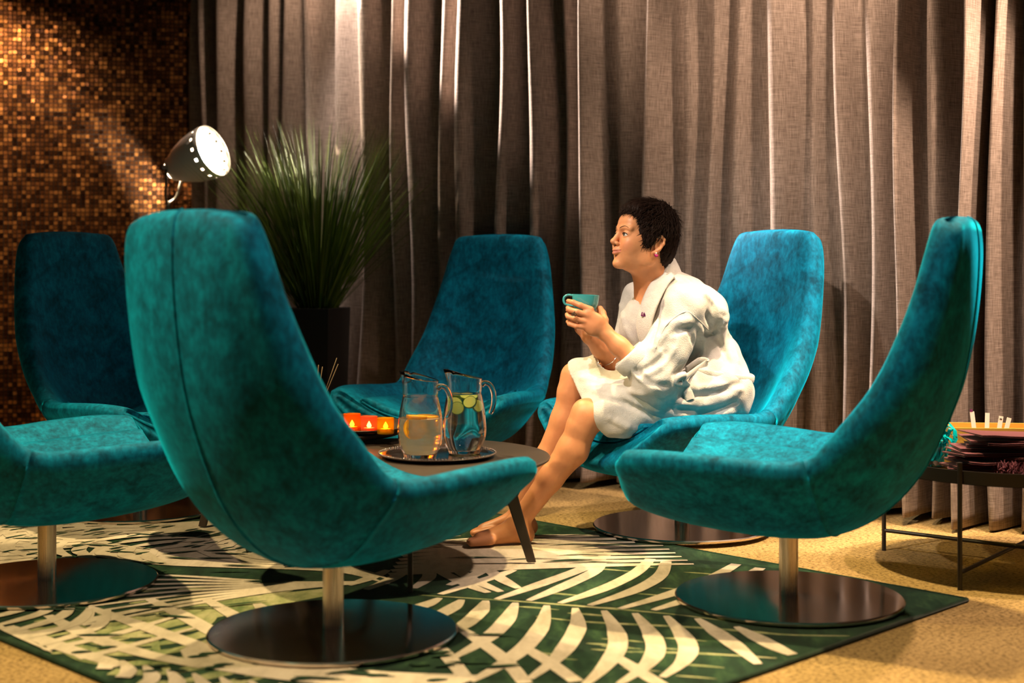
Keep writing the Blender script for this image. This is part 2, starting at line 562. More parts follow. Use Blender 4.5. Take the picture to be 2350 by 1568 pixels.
# ------------------------------------------------------------------ rug
RUG_C = Vector((-0.22, 2.62)); RU = Vector((-0.7071, 0.7071)); RV = Vector((0.7071, 0.7071))
def make_rug():
    LU, LV, T = 3.45, 2.2, 0.010
    def inside(p):
        q = Vector((p.x, p.y)) - RUG_C
        return 0.015 < q.dot(RU) < LU - 0.015 and 0.015 < q.dot(RV) < LV - 0.015
    root = empty('rug', (RUG_C.x, RUG_C.y, 0))
    off = Vector((RUG_C.x, RUG_C.y, 0))
    def pt(u, v, z):
        q = RU * u + RV * v
        return (q.x, q.y, z)
    cs = [pt(0, 0, T), pt(0, LV, T), pt(LU, LV, T), pt(LU, 0, T)]
    V = cs + [(x, y, 0.001) for x, y, z in cs]
    F = [(0, 1, 2, 3), (7, 6, 5, 4)] + [(i, i + 4, (i + 1) % 4 + 4, (i + 1) % 4) for i in range(4)]
    mesh('pile', V, F, M['rug_green'], root, smooth=False)
    e = MB()
    for k in range(4):
        e.tube([Vector(cs[k]) + Vector((0, 0, -0.004)), Vector(cs[(k + 1) % 4]) + Vector((0, 0, -0.004))], 0.007, 8)
    e.build('bound_edge', M['rug_edge'], root)
    layers = {'rug_cream': MB(), 'rug_pale': MB(), 'rug_green': MB()}
    zl = {'rug_pale': T + 0.0002, 'rug_cream': T + 0.0018, 'rug_green': T + 0.0046}
    zs_ = {'rug_pale': 3e-6, 'rug_cream': 6e-6, 'rug_green': 3e-6}
    cnt = [0]
    def stroke(pts, w, mat='rug_cream', taper=(0.25, 0.25), ground=False):
        g = [Vector(p) if ground else G(p[0], p[1], T).to_2d() for p in pts]
        c = catmull([(p.x, p.y) for p in g], 4 * len(g) + 4)
        n = len(c)
        Lp = []; Rp = []
        for i in range(n):
            t = c[min(i + 1, n - 1)] - c[max(i - 1, 0)]
            t = t / (np.linalg.norm(t) + 1e-9)
            u = i / (n - 1)
            k = taper[0] + (1 - taper[0]) * min(1, u / 0.3) if u < 0.3 else (taper[1] + (1 - taper[1]) * min(1, (1 - u) / 0.4))
            nn = np.array((-t[1], t[0])) * w * 0.5 * k
            Lp.append(c[i] + nn); Rp.append(c[i] - nn)
        cnt[0] += 1
        z = zl[mat] + cnt[0] * zs_[mat]
        b = layers[mat]
        vs_ = []; ok = []
        for a_, b_ in zip(Lp, Rp):
            vs_ += [(a_[0] - off.x, a_[1] - off.y, z), (b_[0] - off.x, b_[1] - off.y, z)]
            ok.append(inside(Vector(a_)) and inside(Vector(b_)))
        fs = [(2 * i, 2 * i + 1, 2 * i + 3, 2 * i + 2) for i in range(n - 1) if ok[i] and ok[i + 1]]
        if fs:
            b.add(vs_, fs)
    # frond in front of the right chair
    for pts in ([(1139, 1377), (1243, 1341), (1347, 1302), (1398, 1269)], [(1213, 1380), (1294, 1347), (1362, 1314), (1380, 1293)],
                [(1285, 1386), (1383, 1353), (1457, 1317), (1493, 1284)], [(1353, 1391), (1457, 1356), (1514, 1323), (1529, 1290)],
                [(1422, 1399), (1547, 1362), (1636, 1326), (1690, 1296)], [(1499, 1402), (1600, 1370), (1700, 1330), (1745, 1305)]):
        stroke(pts, 0.050, taper=(0.4, 0.7))
    for pts in ([(1115, 1380), (1100, 1406), (1060, 1440), (1010, 1462)], [(1183, 1385), (1160, 1427), (1115, 1469), (1040, 1512)],
                [(1255, 1391), (1243, 1436), (1207, 1484), (1145, 1531), (1080, 1566)], [(1320, 1397), (1326, 1436), (1308, 1475), (1273, 1517), (1215, 1560)],
                [(1386, 1403), (1413, 1448), (1416, 1490), (1383, 1537), (1340, 1575)], [(1457, 1409), (1493, 1454), (1505, 1493), (1481, 1531), (1420, 1572)],
                [(1529, 1415), (1565, 1457), (1580, 1490), (1565, 1523), (1520, 1556)], [(1600, 1421), (1651, 1457), (1696, 1490), (1745, 1530)],
                [(1690, 1440), (1740, 1466), (1790, 1492), (1840, 1512)], [(1060, 1378), (1035, 1398), (990, 1420), (920, 1440)],
                [(1010, 1374), (975, 1390), (930, 1402), (880, 1412)]):
        stroke(pts, 0.052, taper=(0.35, 0.35))
    for pts in ([(1060, 1446), (1100, 1472), (1160, 1517), (1205, 1570)], [(1204, 1487), (1261, 1522), (1323, 1566)], [(1419, 1511), (1472, 1546), (1520, 1575)],
                [(960, 1452), (1020, 1500), (1070, 1560)]):
        stroke(pts, 0.042, taper=(0.7, 0.9))
    stroke([(960, 1366), (1150, 1378), (1250, 1385), (1420, 1399), (1560, 1412), (1700, 1430)], 0.016, 'rug_pale')
    stroke([(1230, 1415), (1350, 1428), (1621, 1442), (1800, 1457), (1950, 1460)], 0.018, 'rug_pale')
    stroke([(1428, 1496), (1600, 1500), (1782, 1511)], 0.016, 'rug_pale')
    for k in range(26):                                     # worn streaks between the leaflets
        x = 1180 + rng.uniform(0, 620); y = 1290 + rng.uniform(0, 270)
        stroke([(x, y), (x + 45, y + 3), (x + 100, y + 8)], rng.uniform(0.008, 0.02), 'rug_pale', taper=(0.1, 0.1))
    # pale fronds behind, under the table
    for k in range(9):
        y = 1232 + k * 8.5
        stroke([(940 - 6 * k, y + 20), (1120, y + 6), (1300, y), (1480 + 14 * k, y - 4)], 0.075, 'rug_cream', taper=(0.5, 0.2))
    for k in range(16):
        x = 1000 + rng.uniform(0, 330); y = 1228 + rng.uniform(0, 66)
        stroke([(x, y + 3), (x + 60, y), (x + 130, y + 1)], 0.010, 'rug_green', taper=(0.1, 0.1))
    for pts in ([(985, 1300), (1060, 1338), (1120, 1362)], [(1030, 1296), (1085, 1332), (1150, 1360)], [(1110, 1300), (1150, 1330), (1190, 1352)],
                [(975, 1300), (985, 1325), (950, 1352)], [(930, 1310), (900, 1330), (840, 1355)], [(1180, 1310), (1120, 1330), (1010, 1366)],
                [(890, 1310), (850, 1328), (800, 1345)], [(1130, 1300), (1080, 1325), (1030, 1345)]):
        stroke(pts, 0.045, taper=(0.5, 0.5))
    # big fan on the left
    for k in range(30):
        u = k / 29
        x1 = 560 + 330 * u + 20 * math.sin(k * 2.1); y1 = 1208 + 128 * u
        stroke([(215, 1262 + 10 * u), (380, 1258 + 36 * u), (x1 - 120, 0.45 * 1266 + 0.55 * y1 + 4), (x1, y1)], 0.030 + 0.016 * (k % 3), 'rug_cream', taper=(0.9, 0.15))
    for k in range(22):
        u = k / 21
        stroke([(300, 1265), (150, 1250 - 20 * u), (0, 1296 - 96 * u), (-200, 1300 - 110 * u)], 0.085, 'rug_cream', taper=(0.6, 0.8))
    for k in range(14):
        stroke([(180 + 14 * k, 1215 + 1.5 * k), (330 + 14 * k, 1211 - k), (520, 1206 + 4 * (k % 5))], 0.085, 'rug_cream', taper=(0.6, 0.4))
    for k in range(46):                                      # dark flecks on the pale part
        x = rng.uniform(0, 560); y = rng.uniform(1206, 1275)
        stroke([(x, y + 2), (x + 16, y - 1), (x + 34, y - 4)], 0.016, 'rug_green', taper=(0.1, 0.1))
    for k in range(9):
        u = k / 8
        stroke([(820, 1338 + 3 * u), (640, 1338 + 20 * u), (430, 1325 + 66 * u), (250 - 60 * u, 1318 + 120 * u)], 0.026, 'rug_cream', taper=(0.8, 0.6))
    for k in range(6):
        u = k / 5
        stroke([(760, 1352 + 12 * u), (540, 1376 + 30 * u), (330, 1400 + 50 * u), (60, 1452 + 50 * u)], 0.030, 'rug_pale', taper=(0.6, 0.6))
    for pts in ([(205, 1396), (330, 1440), (450, 1482), (580, 1520)], [(340, 1376), (420, 1415), (520, 1470), (640, 1530)], [(110, 1415), (200, 1460), (320, 1500), (470, 1532)],
                [(470, 1376), (560, 1428), (640, 1472), (720, 1530)], [(20, 1440), (150, 1490), (280, 1530)], [(590, 1388), (640, 1430), (700, 1480)]):
        stroke(pts, 0.052, taper=(0.5, 0.8))
    for pts in ([(0, 1492), (160, 1440), (330, 1400), (560, 1365)], [(20, 1510), (250, 1462), (420, 1412)], [(90, 1530), (240, 1500), (460, 1440)], [(210, 1404), (190, 1430), (120, 1448), (0, 1462)]):
        stroke(pts, 0.034, 'rug_cream', taper=(0.6, 0.4))
    for k in range(14):
        u = k / 13
        stroke([(420 + 20 * u, 1492 + 30 * u), (600, 1506 + 44 * u), (820, 1545 + 30 * u), (1100 - 100 * u, 1556 + 40 * u)], 0.045, 'rug_cream', taper=(0.9, 0.5))
    for k in range(34):
        x = rng.uniform(120, 1150); y = rng.uniform(1490, 1568)
        stroke([(x, y), (x + 22, y - 2), (x + 50, y - 3)], 0.020, 'rug_green', taper=(0.1, 0.1))
    for k in range(40):
        x = rng.uniform(30, 620); y = rng.uniform(1350, 1520)
        stroke([(x, y + 4), (x + 30, y), (x + 70, y - 6)], 0.024, 'rug_pale', taper=(0.1, 0.1))
    # further fronds towards the left corner of the rug
    def frond(u0, v0, ang, L, n, mat, w, spread):
        o_ = RUG_C + RU * u0 + RV * v0
        d = Vector((math.cos(ang), math.sin(ang)))
        sd = Vector((-d.y, d.x))
        stroke([o_, o_ + d * L * .5 + sd * 0.04, o_ + d * L], 0.02, mat, ground=True)
        for k in range(n):
            t = 0.08 + 0.9 * k / n
            b_ = o_ + d * L * t + sd * 0.04 * math.sin(math.pi * t)
            ll = spread * (1.05 - 0.6 * t)
            for sgn in (-1, 1):
                e = b_ + d * ll * 0.75 + sd * sgn * ll * 0.8
                m_ = b_ + d * ll * 0.25 + sd * sgn * ll * 0.5
                stroke([b_, m_, e], w, mat, taper=(0.5, 0.2), ground=True)
    for (u0, v0, ang, L, n, mat, w, sp) in ((1.9, 0.05, 1.3, 0.8, 9, 'rug_cream', 0.042, 0.34), (1.35, 0.02, 2.2, 1.0, 10, 'rug_cream', 0.040, 0.36), (2.7, 0.1, 0.9, 1.0, 10, 'rug_cream', 0.046, 0.42),
                                             (0.75, 0.05, 1.9, 0.9, 9, 'rug_pale', 0.050, 0.36), (2.2, 0.9, 0.3, 1.0, 10, 'rug_cream', 0.040, 0.40), (3.2, 0.5, -0.4, 1.1, 10, 'rug_cream', 0.05, 0.42), (0.3, 0.1, 2.5, 0.9, 9, 'rug_cream', 0.040, 0.33)):
        frond(u0, v0, ang, L, n, mat, w, sp)
    for k in range(60):
        o_ = RUG_C + RU * rng.uniform(0.3, 3.2) + RV * rng.uniform(0.1, 1.0)
        a_ = rng.uniform(-0.3, 0.5)
        d = Vector((math.cos(a_), math.sin(a_)))
        stroke([o_, o_ + d * 0.06, o_ + d * 0.13], 0.016, 'rug_green', taper=(0.1, 0.1), ground=True)
    for nm, key in (('cream_leaf_print', 'rug_cream'), ('pale_leaf_print', 'rug_pale'), ('green_leaf_print', 'rug_green')):
        o = layers[key].build(nm, M[key], root, smooth=False)
        o['kind'] = 'stuff'
    tag(root, 'dark green rug with cream palm-leaf print lying under the chairs', 'rug')
make_rug()

# ------------------------------------------------------------------ lounge chair
def chair_surface():
    #   mid centre (x,z)    mid rim (x,z)   half width  h centre  h rim
    ST = [(0.400, 0.318, 0.385, 0.430, 0.360, 0.060, 0.036),
          (0.378, 0.308, 0.366, 0.446, 0.395, 0.074, 0.044),
          (0.270, 0.292, 0.260, 0.454, 0.414, 0.084, 0.046),
          (0.110, 0.282, 0.110, 0.448, 0.402, 0.092, 0.046),
          (-0.030, 0.280, -0.040, 0.438, 0.374, 0.094, 0.046),
          (-0.130, 0.288, -0.130, 0.446, 0.352, 0.088, 0.046),
          (-0.232, 0.332, -0.182, 0.488, 0.342, 0.074, 0.046),
          (-0.318, 0.424, -0.225, 0.550, 0.330, 0.066, 0.046),
          (-0.384, 0.556, -0.283, 0.640, 0.308, 0.060, 0.045),
          (-0.430, 0.698, -0.335, 0.758, 0.284, 0.057, 0.044),
          (-0.458, 0.852, -0.384, 0.885, 0.260, 0.054, 0.043),
          (-0.472, 0.995, -0.422, 1.005, 0.238, 0.050, 0.042),
          (-0.475, 1.078, -0.443, 1.066, 0.220, 0.042, 0.038),
          (-0.474, 1.108, -0.454, 1.092, 0.200, 0.026, 0.024)]
    NV, NU = 66, 45
    st = catmull(ST, NV)
    q = np.sin(np.linspace(-math.pi / 2, math.pi / 2, NU)) * 0.55 + np.linspace(-1, 1, NU) * 0.45
    mid = np.zeros((NV, NU, 3)); Hi = np.zeros((NV, NU)); Ho = np.zeros((NV, NU))
    for i, s in enumerate(st):
        a = np.abs(q)
        back = np.clip((s[1] - 0.35) / 0.3, 0, 1)
        ex = 2.1 + 0.5 * back
        g = a ** ex
        mid[i, :, 0] = s[0] + (s[2] - s[0]) * g
        mid[i, :, 2] = s[1] + (s[3] - s[1]) * g
        mid[i, :, 1] = q * s[4]
        pw = 14 - 5 * back
        edge = np.sqrt(np.clip(1 - a ** pw, 0, 1))
        hc_ = s[5] * (0.36 + 0.64 * back)
        Hi[i] = (hc_ + (s[6] * 0.95 - hc_) * np.clip(a / 0.9, 0, 1) ** 1.5) * edge
        full = s[5] * (1 - 0.10 * a * a)
        w = np.clip((a - 0.45) / 0.50, 0, 1); w = w * w * (3 - 2 * w)
        hs = full * (1 - w) + s[6] * 0.78 * w + s[6] * 0.12 * np.exp(-((a - 0.93) / 0.09) ** 2)
        hb = s[5] * 1.18 + 0.006 * a - 0.007 * np.exp(-((a - 0.70) / 0.13) ** 2)
        Ho[i] = (hs * (1 - back) + hb * back) * edge
        mid[i, :, 0] -= 0.018 * back * g
    # front and top edges close up round
    v = np.linspace(0, 1, NV)
    f = np.sqrt(np.clip(1 - (1 - np.clip(v / 0.05, 0, 1)) ** 2, 0, 1)) * np.sqrt(np.clip(1 - (1 - np.clip((1 - v) / 0.045, 0, 1)) ** 2, 0, 1))
    Hi *= f[:, None]; Ho *= f[:, None]
    du = np.gradient(mid, axis=1); dv = np.gradient(mid, axis=0)
    nn = np.cross(du, dv)
    nn /= np.linalg.norm(nn, axis=2, keepdims=True) + 1e-9
    # inner side points up on the seat
    if nn[NV // 4, NU // 2, 2] < 0: nn = -nn
    inner = mid + nn * Hi[..., None]
    outer = mid - nn * Ho[..., None]
    return inner, outer, nn, st

INNER, OUTER, NRM, STN = chair_surface()
def strip_mesh(name, r0, r1, mat, parent):
    """closed body of the shell between rows r0 and r1"""
    NV, NU, _ = INNER.shape
    V = []; F = []
    rows = r1 - r0 + 1
    ring = list(range(NU)) + list(range(NU - 2, 0, -1))
    m = len(ring)
    for i in range(r0, r1 + 1):
        for k in range(NU): V.append(INNER[i, k])
        for k in range(NU - 2, 0, -1): V.append(OUTER[i, k])
    for i in range(rows - 1):
        for k in range(m):
            F.append((i * m + k, (i + 1) * m + k, (i + 1) * m + (k + 1) % m, i * m + (k + 1) % m))
    for i in (0, rows - 1):
        for k in range(NU - 1):
            a = i * m + k; b = i * m + k + 1
            c = i * m + (m - k - 1) % m; d = i * m + (m - k) % m
            idx = [a, b, c, d]
            u = []
            for x in idx:
                if x not in u: u.append(x)
            if len(u) >= 3: F.append(tuple(u) if i else tuple(u[::-1]))
    return mesh(name, V, F, mat, parent)

def make_chair(loc, f, label):
    root = empty('lounge_chair', (loc[0], loc[1], 0.0165), math.atan2(f[1], f[0]))
    NV, NU, _ = INNER.shape
    cr = 25                                              # row of the crease between seat and backrest
    seat = strip_mesh('seat_shell', 0, cr, M['velvet'], root)
    back = strip_mesh('backrest', cr, NV - 1, M['velvet'], root)
    # loose seat pad
    pad_v = []; rows = list(range(3, 30)); cols = list(range(9, NU - 9))
    R, Cn = len(rows), len(cols)
    for side in (1, 0):
        for i, r in enumerate(rows):
            for j, c in enumerate(cols):
                ed = min(i, R - 1 - i, j, Cn - 1 - j)
                k = math.sqrt(1 - (1 - min(ed / 3.0, 1)) ** 2)
                h = 0.012 + (0.026 if side else -0.004) * k
                pad_v.append(INNER[r, c] + NRM[r, c] * h)
    F = []
    n = R * Cn
    for i in range(R - 1):
        for j in range(Cn - 1):
            a = i * Cn + j
            F.append((a, a + Cn, a + Cn + 1, a + 1)); F.append((n + a, n + a + 1, n + a + Cn + 1, n + a + Cn))
    ringi = [(0, j) for j in range(Cn)] + [(i, Cn - 1) for i in range(1, R)] + [(R - 1, j) for j in range(Cn - 2, -1, -1)] + [(i, 0) for i in range(R - 2, 0, -1)]
    ids = [i * Cn + j for i, j in ringi]
    for k in range(len(ids)):
        a, b = ids[k], ids[(k + 1) % len(ids)]
        F.append((a, b, n + b, n + a))
    pad = mesh('seat_pad', pad_v, F, M['velvet'], root)
    mbp = MB(); mbp.tube([INNER[rows[i], cols[j]] + NRM[rows[i], cols[j]] * 0.012 for i, j in ringi + [ringi[0]]], 0.004, 6)
    mbp.build('piping', M['velvet'], pad)
    # rear seam and crease seams
    mbs = MB(); mbs.tube([OUTER[i, NU // 2] - NRM[i, NU // 2] * 0.0005 for i in range(cr, NV - 1)], 0.0035, 6)
    mbs.build('rear_seam', M['velvet'], back)
    mbc = MB(); mbc.tube([OUTER[cr, k] - NRM[cr, k] * 0.0004 for k in range(2, NU - 2)], 0.003, 6)
    mbc.build('crease_seam', M['velvet'], back)
    mb = MB(); mb.lathe([(0.0275, 0.008), (0.0275, 0.235)], 32); mb.build('post', M['steel_post'], root, angle=40)
    mb = MB(); mb.lathe([(0.0, -0.0035), (0.325, -0.0035), (0.330, 0.001), (0.330, 0.007), (0.326, 0.0105), (0.20, 0.0125), (0.028, 0.0135), (0.0, 0.0135)], 96)
    mb.build('base_disc', M['steel_disc'], root, angle=40)
    tag(root, label, 'chair', 'teal velvet swivel lounge chairs')
    return root

def copy_tree(o, parent=None):
    c = o.copy()
    COL.objects.link(c)
    if parent is not None:
        c.parent = parent
    for ch in o.children:
        copy_tree(ch, c)
    return c

CH = [((-0.474, 3.77), (0.616, 0.788), 'teal velvet swivel chair seen from behind in the left foreground, nearest the camera'),
      ((0.807, 4.15), (-0.906, 0.423), 'empty teal velvet swivel chair in right profile beside the round side table'),
      ((-1.419, 4.34), (0.85, 0.53), 'teal velvet swivel chair cut off by the left edge, backrest out of view'),
      ((0.63, 5.27), (-0.85, -0.53), 'teal velvet swivel chair the woman in the white bathrobe sits on'),
      ((-1.477, 5.65), (0.80, -0.60), 'teal velvet swivel chair in front of the coppery mosaic wall'),
      ((-0.24, 6.05), (-0.39, -0.92), 'teal velvet swivel chair facing the camera behind the glass pitchers')]
first = None
for (loc, f, lab) in CH:
    if first is None:
        first = make_chair(loc, f, lab)
    else:
        c = copy_tree(first)
        c.location = (loc[0], loc[1], 0.0165)
        c.rotation_euler = (0, 0, math.atan2(f[1], f[0]))
        c['label'] = lab

# ------------------------------------------------------------------ coffee table
TC = Vector((-0.33, 4.62)); TZ = 0.370
def make_table(c, z, r, foot, a0, label):
    root = empty('coffee_table', (c[0], c[1], 0.0165))
    h = z - 0.0165
    MB().lathe([(0.0, h - 0.022), (r - 0.025, h - 0.022), (r - 0.003, h - 0.010), (r, h - 0.004), (r - 0.004, h), (0.0, h)], 96).build('table_top', M['black_wood'], root, angle=35)
    for k in range(4):
        a = math.radians(a0 - 90 * k)
        d = Vector((math.cos(a), math.sin(a), 0)); t = Vector((-d.y, d.x, 0))
        V = []
        for (rr, zz, w) in ((foot - 0.10, h - 0.023, 0.024), (foot, 0.0, 0.015)):
            for (e, f_) in ((-w, -.008), (w, -.008), (w, .008), (-w, .008)):
                V.append(d * (rr + e) + t * f_ + Vector((0, 0, zz)))
        o = mesh('leg', V, [(0, 1, 5, 4), (1, 2, 6, 5), (2, 3, 7, 6), (3, 0, 4, 7), (3, 2, 1, 0), (4, 5, 6, 7)], M['black_wood'], root, smooth=False)
        bv = o.modifiers.new('bevel', 'BEVEL'); bv.width = 0.004; bv.segments = 2
    tag(root, label, 'table', 'round black coffee tables')
make_table(TC, TZ, 0.455, 0.395, 4, 'low round black coffee table with plank legs under the silver tray')
make_table((-0.80, 5.18), 0.402, 0.43, 0.36, -15, 'second round black coffee table, behind, holding the lit tea lights')

# serving tray with beaded rim
TRX, TRY = -0.240, 4.575
def make_tray():
    root = empty('serving_tray', (TRX, TRY, TZ + 0.0005))
    MB().lathe([(0.0, 0.0), (0.150, 0.0), (0.170, 0.004), (0.188, 0.012), (0.190, 0.0145), (0.186, 0.0145), (0.167, 0.007), (0.148, 0.003), (0.0, 0.003)], 80).build('dish', M['silver'], root, angle=50)
    b = MB()
    for k in range(110):
        a = 2 * math.pi * k / 110
        c = Vector((0.187 * math.cos(a), 0.187 * math.sin(a), 0.0155)); r = 0.0034
        V = [c + Vector(v) * r for v in ((1, 0, 0), (-1, 0, 0), (0, 1, 0), (0, -1, 0), (0, 0, 1), (0, 0, -1))]
        b.add(V, [(0, 2, 4), (2, 1, 4), (1, 3, 4), (3, 0, 4), (2, 0, 5), (1, 2, 5), (3, 1, 5), (0, 3, 5)])
    o = b.build('beaded_rim', M['silver'], root); o['kind'] = 'stuff'
    tag(root, 'round silver tray with beaded rim carrying two glass pitchers', 'tray')
make_tray()

def make_pitcher(loc, rz, fill, label, liquid, ribs=True):
    """spout points along local -x, handle along +x"""
    root = empty('glass_pitcher', loc, rz)
    n = 56
    prof = [(0.0, 0.002), (0.046, 0.002), (0.052, 0.006), (0.055, 0.016), (0.062, 0.030), (0.070, 0.055), (0.0725, 0.080), (0.071, 0.110),
            (0.067, 0.145), (0.061, 0.175), (0.0575, 0.192), (0.0555, 0.198), (0.0570, 0.206), (0.0575, 0.225), (0.058, 0.240)]
    pr = catmull(prof, 60)
    if ribs:
        for i, (r, z) in enumerate(pr):
            if 0.03 < z < 0.105:
                pr[i, 0] += 0.0014 * math.sin(z * 2 * math.pi / 0.0095)
    out = []
    for r, z in pr: out.append([(r * math.cos(2 * math.pi * k / n), r * math.sin(2 * math.pi * k / n), z) for k in range(n)])
    # slanted rim rising to a pinched spout with a guard
    for s in (0.33, 0.66, 1.0):
        row = []
        for k in range(n):
            a = 2 * math.pi * k / n
            w = 0.5 - 0.5 * math.cos(a)                       # 1 at the spout side
            lift = (0.006 + 0.030 * w ** 1.4) * s
            sp = math.exp(-((a - math.pi) / 0.34) ** 2)
            notch = 0.010 * math.exp(-((abs(a - math.pi) - 0.62) / 0.16) ** 2) * s
            r = 0.058 + 0.012 * sp * s - 0.006 * math.exp(-((abs(a - math.pi) - 0.45) / 0.2) ** 2) * s
            row.append((r * math.cos(a), r * math.sin(a), 0.240 + lift - notch * 0.6))
        out.append(row)
    V = []; F = []
    R = len(out)
    for row in out: V += row
    th = 0.0035
    inn = [i for i in range(R) if out[i][0][2] > 0.012]
    for i in inn:
        for k in range(n):
            x, y, z = out[i][k]
            r = math.hypot(x, y); s = max(r - th, 0.001) / max(r, 1e-6)
            V.append((x * s, y * s, z + (0.001 if i == R - 1 else 0)))
    for i in range(R - 1):
        for k in range(n):
            F.append((i * n + k, i * n + (k + 1) % n, (i + 1) * n + (k + 1) % n, (i + 1) * n + k))
    b0 = R * n
    for i in range(len(inn) - 1):
        for k in range(n):
            F.append((b0 + i * n + k, b0 + (i + 1) * n + k, b0 + (i + 1) * n + (k + 1) % n, b0 + i * n + (k + 1) % n))
    for k in range(n):
        F.append(((R - 1) * n + k, (R - 1) * n + (k + 1) % n, b0 + (len(inn) - 1) * n + (k + 1) % n, b0 + (len(inn) - 1) * n + k))
    F.append(tuple(b0 + k for k in range(n)))
    mesh('body', V, F, M['glass'], root)
    hp = catmull([(0.056, 0, 0.222), (0.068, 0, 0.230), (0.086, 0, 0.222), (0.097, 0, 0.196), (0.098, 0, 0.165), (0.092, 0, 0.140), (0.086, 0, 0.128)], 26)
    MB().tube(hp, [0.010] * 4 + [0.0085] * 18 + [0.008, 0.0075, 0.007, 0.006], 14).build('handle', M['glass'], root)
    # water
    wp = [(0.0, 0.0135)]
    for r, z in pr:
        if 0.0135 < z < fill: wp.append((r - th - 0.0004, z))
    wp.append((wp[-1][0], fill)); wp.append((0.0, fill))
    w = MB().lathe(wp, 48).build('water', M[liquid], root, angle=50)
    tag(root, label, 'pitcher', 'glass pitchers on the silver tray')
    return root

P1 = (-0.292, 4.535, TZ + 0.0035); P2 = (-0.155, 4.63, TZ + 0.0035)
make_pitcher(P1, math.radians(-12), 0.128, 'glass pitcher of water with orange slices, left on the silver tray', 'lemon_water')
make_pitcher(P2, math.radians(14), 0.196, 'glass pitcher of water with cucumber slices, right on the silver tray', 'water', ribs=False)

def fruit_slice(name, c, r, th, tilt, az, flesh, skin, label, cat, group, half=False):
    R = Matrix.Rotation(az, 3, 'Z') @ Matrix.Rotation(tilt, 3, 'X')
    root = empty(name, c)
    n = 24
    rim = []
    A = math.pi if half else 2 * math.pi
    ang = [A * k / (n if not half else n - 1) for k in range(n)]
    Vt = [R @ Vector((r * .93 * math.cos(a), r * .93 * math.sin(a), s * th / 2)) for s in (1, -1) for a in ang]
    F = [tuple(range(n)), tuple(range(2 * n - 1, n - 1, -1))]
    F += [(k, k + n, (k + 1) % n + n, (k + 1) % n) for k in range(n)]
    mesh('flesh', Vt, F, flesh, root, smooth=False)
    m = MB()
    Vr = []
    for a in ang:
        for rr, s in ((r, 1), (r, -1), (r * .935, -1), (r * .935, 1)):
            Vr.append(R @ Vector((rr * math.cos(a), rr * math.sin(a), s * th * 0.52)))
    Fr = []
    for k in range(n if not half else n - 1):
        j = (k + 1) % n
        for q in range(4):
            Fr.append((k * 4 + q, k * 4 + (q + 1) % 4, j * 4 + (q + 1) % 4, j * 4 + q))
    m.add(Vr, Fr).build('rind', skin, root)
    tag(root, label, cat, group)
OR = [((-0.014, -0.0535, 0.100), 0.036, 1.50, 0.06, 'orange slice standing upright against the front of the left pitcher'),
      ((0.022, 0.012, 0.1285), 0.036, 0.06, 1.0, 'orange slice floating flat on the water of the left pitcher'),
      ((-0.010, -0.026, 0.1330), 0.033, 0.08, 2.0, 'orange slice lying at the front water line of the left pitcher')]
for c, r, ti, az, lab in OR:
    fruit_slice('orange_slice', (P1[0] + c[0], P1[1] + c[1], P1[2] + c[2]), r, 0.009, ti, az, M['orange_flesh'], M['orange_peel'], lab, 'orange slice', 'orange slices in the left pitcher')
CU = [((-0.026, -0.028, 0.166), 0.021, 1.15, 0.2, 'largest cucumber slice at the front left of the right pitcher'),
      ((-0.020, -0.040, 0.152), 0.021, 1.3, -0.1, 'cucumber slice tucked lowest under the others in the right pitcher'),
      ((0.018, -0.032, 0.170), 0.021, 1.0, -0.3, 'cucumber slice at the front right of the right pitcher'),
      ((0.036, -0.012, 0.156), 0.020, 1.3, 0.9, 'cucumber slice below the handle of the right pitcher'),
      ((0.008, 0.020, 0.180), 0.021, 0.3, 0.4, 'cucumber slice floating at the back of the right pitcher'),
      ((-0.030, 0.020, 0.184), 0.019, 0.2, 1.4, 'cucumber slice floating at the rear left of the right pitcher')]
for c, r, ti, az, lab in CU:
    fruit_slice('cucumber_slice', (P2[0] + c[0], P2[1] + c[1], P2[2] + c[2]), r, 0.006, ti, az, M['cucumber_flesh'], M['cucumber_skin'], lab, 'cucumber slice', 'cucumber slices in the right pitcher')

# candle tray and tea lights
def make_candles():
    c = Vector((-0.53, 5.00, 0.4025))
    root = empty('candle_tray', c)
    MB().lathe([(0.0, 0.0), (0.10, 0.0), (0.130, 0.004), (0.150, 0.014), (0.152, 0.017), (0.148, 0.017), (0.128, 0.009), (0.098, 0.006), (0.0, 0.006)], 64).build('dish', M['black_wood'], root, angle=50)
    MB().lathe([(0.150, 0.0145), (0.153, 0.0165), (0.150, 0.0185), (0.147, 0.0165)], 64, close=True).build('lip', M['black_wood'], root)
    tag(root, 'shallow black dish on the rear coffee table holding tea lights', 'tray')
    for (px, d, h, r, mat, lab) in ((808, 4.93, 0.063, 0.030, 'candle_orange', 'orange glass tea light holder, leftmost and tallest of three lit ones'),
                                    (847, 4.895, 0.058, 0.029, 'candle_pink', 'pinkish glass tea light holder between the orange and amber ones'),
                                    (885, 4.87, 0.055, 0.029, 'candle_amber', 'amber yellow glass tea light holder, rightmost of three lit ones')):
        p = Vector(((px - 1175) / FPX * d, d, c.z + 0.0065))
        t = empty('tea_light', p)
        MB().lathe([(r * .93, 0), (r, 0.002), (r, h), (r - .0022, h), (r - .0022, 0.006), (0.0, 0.006), (0.0, 0.0)], 36).build('glass_holder', M[mat], t, angle=40)
        MB().lathe([(0, 0.0065), (0.019, 0.0065), (0.019, 0.018), (0, 0.017)], 24).build('wax_cup', M['wax'], t, angle=40)
        MB().lathe([(0, 0.0185), (0.006, 0.0205), (0.0085, 0.025), (0.0065, 0.031), (0.003, 0.037), (0, 0.042)], 16).build('flame', M['flame'], t)
        tag(t, lab, 'candle', 'lit tea lights on the black dish')
make_candles()

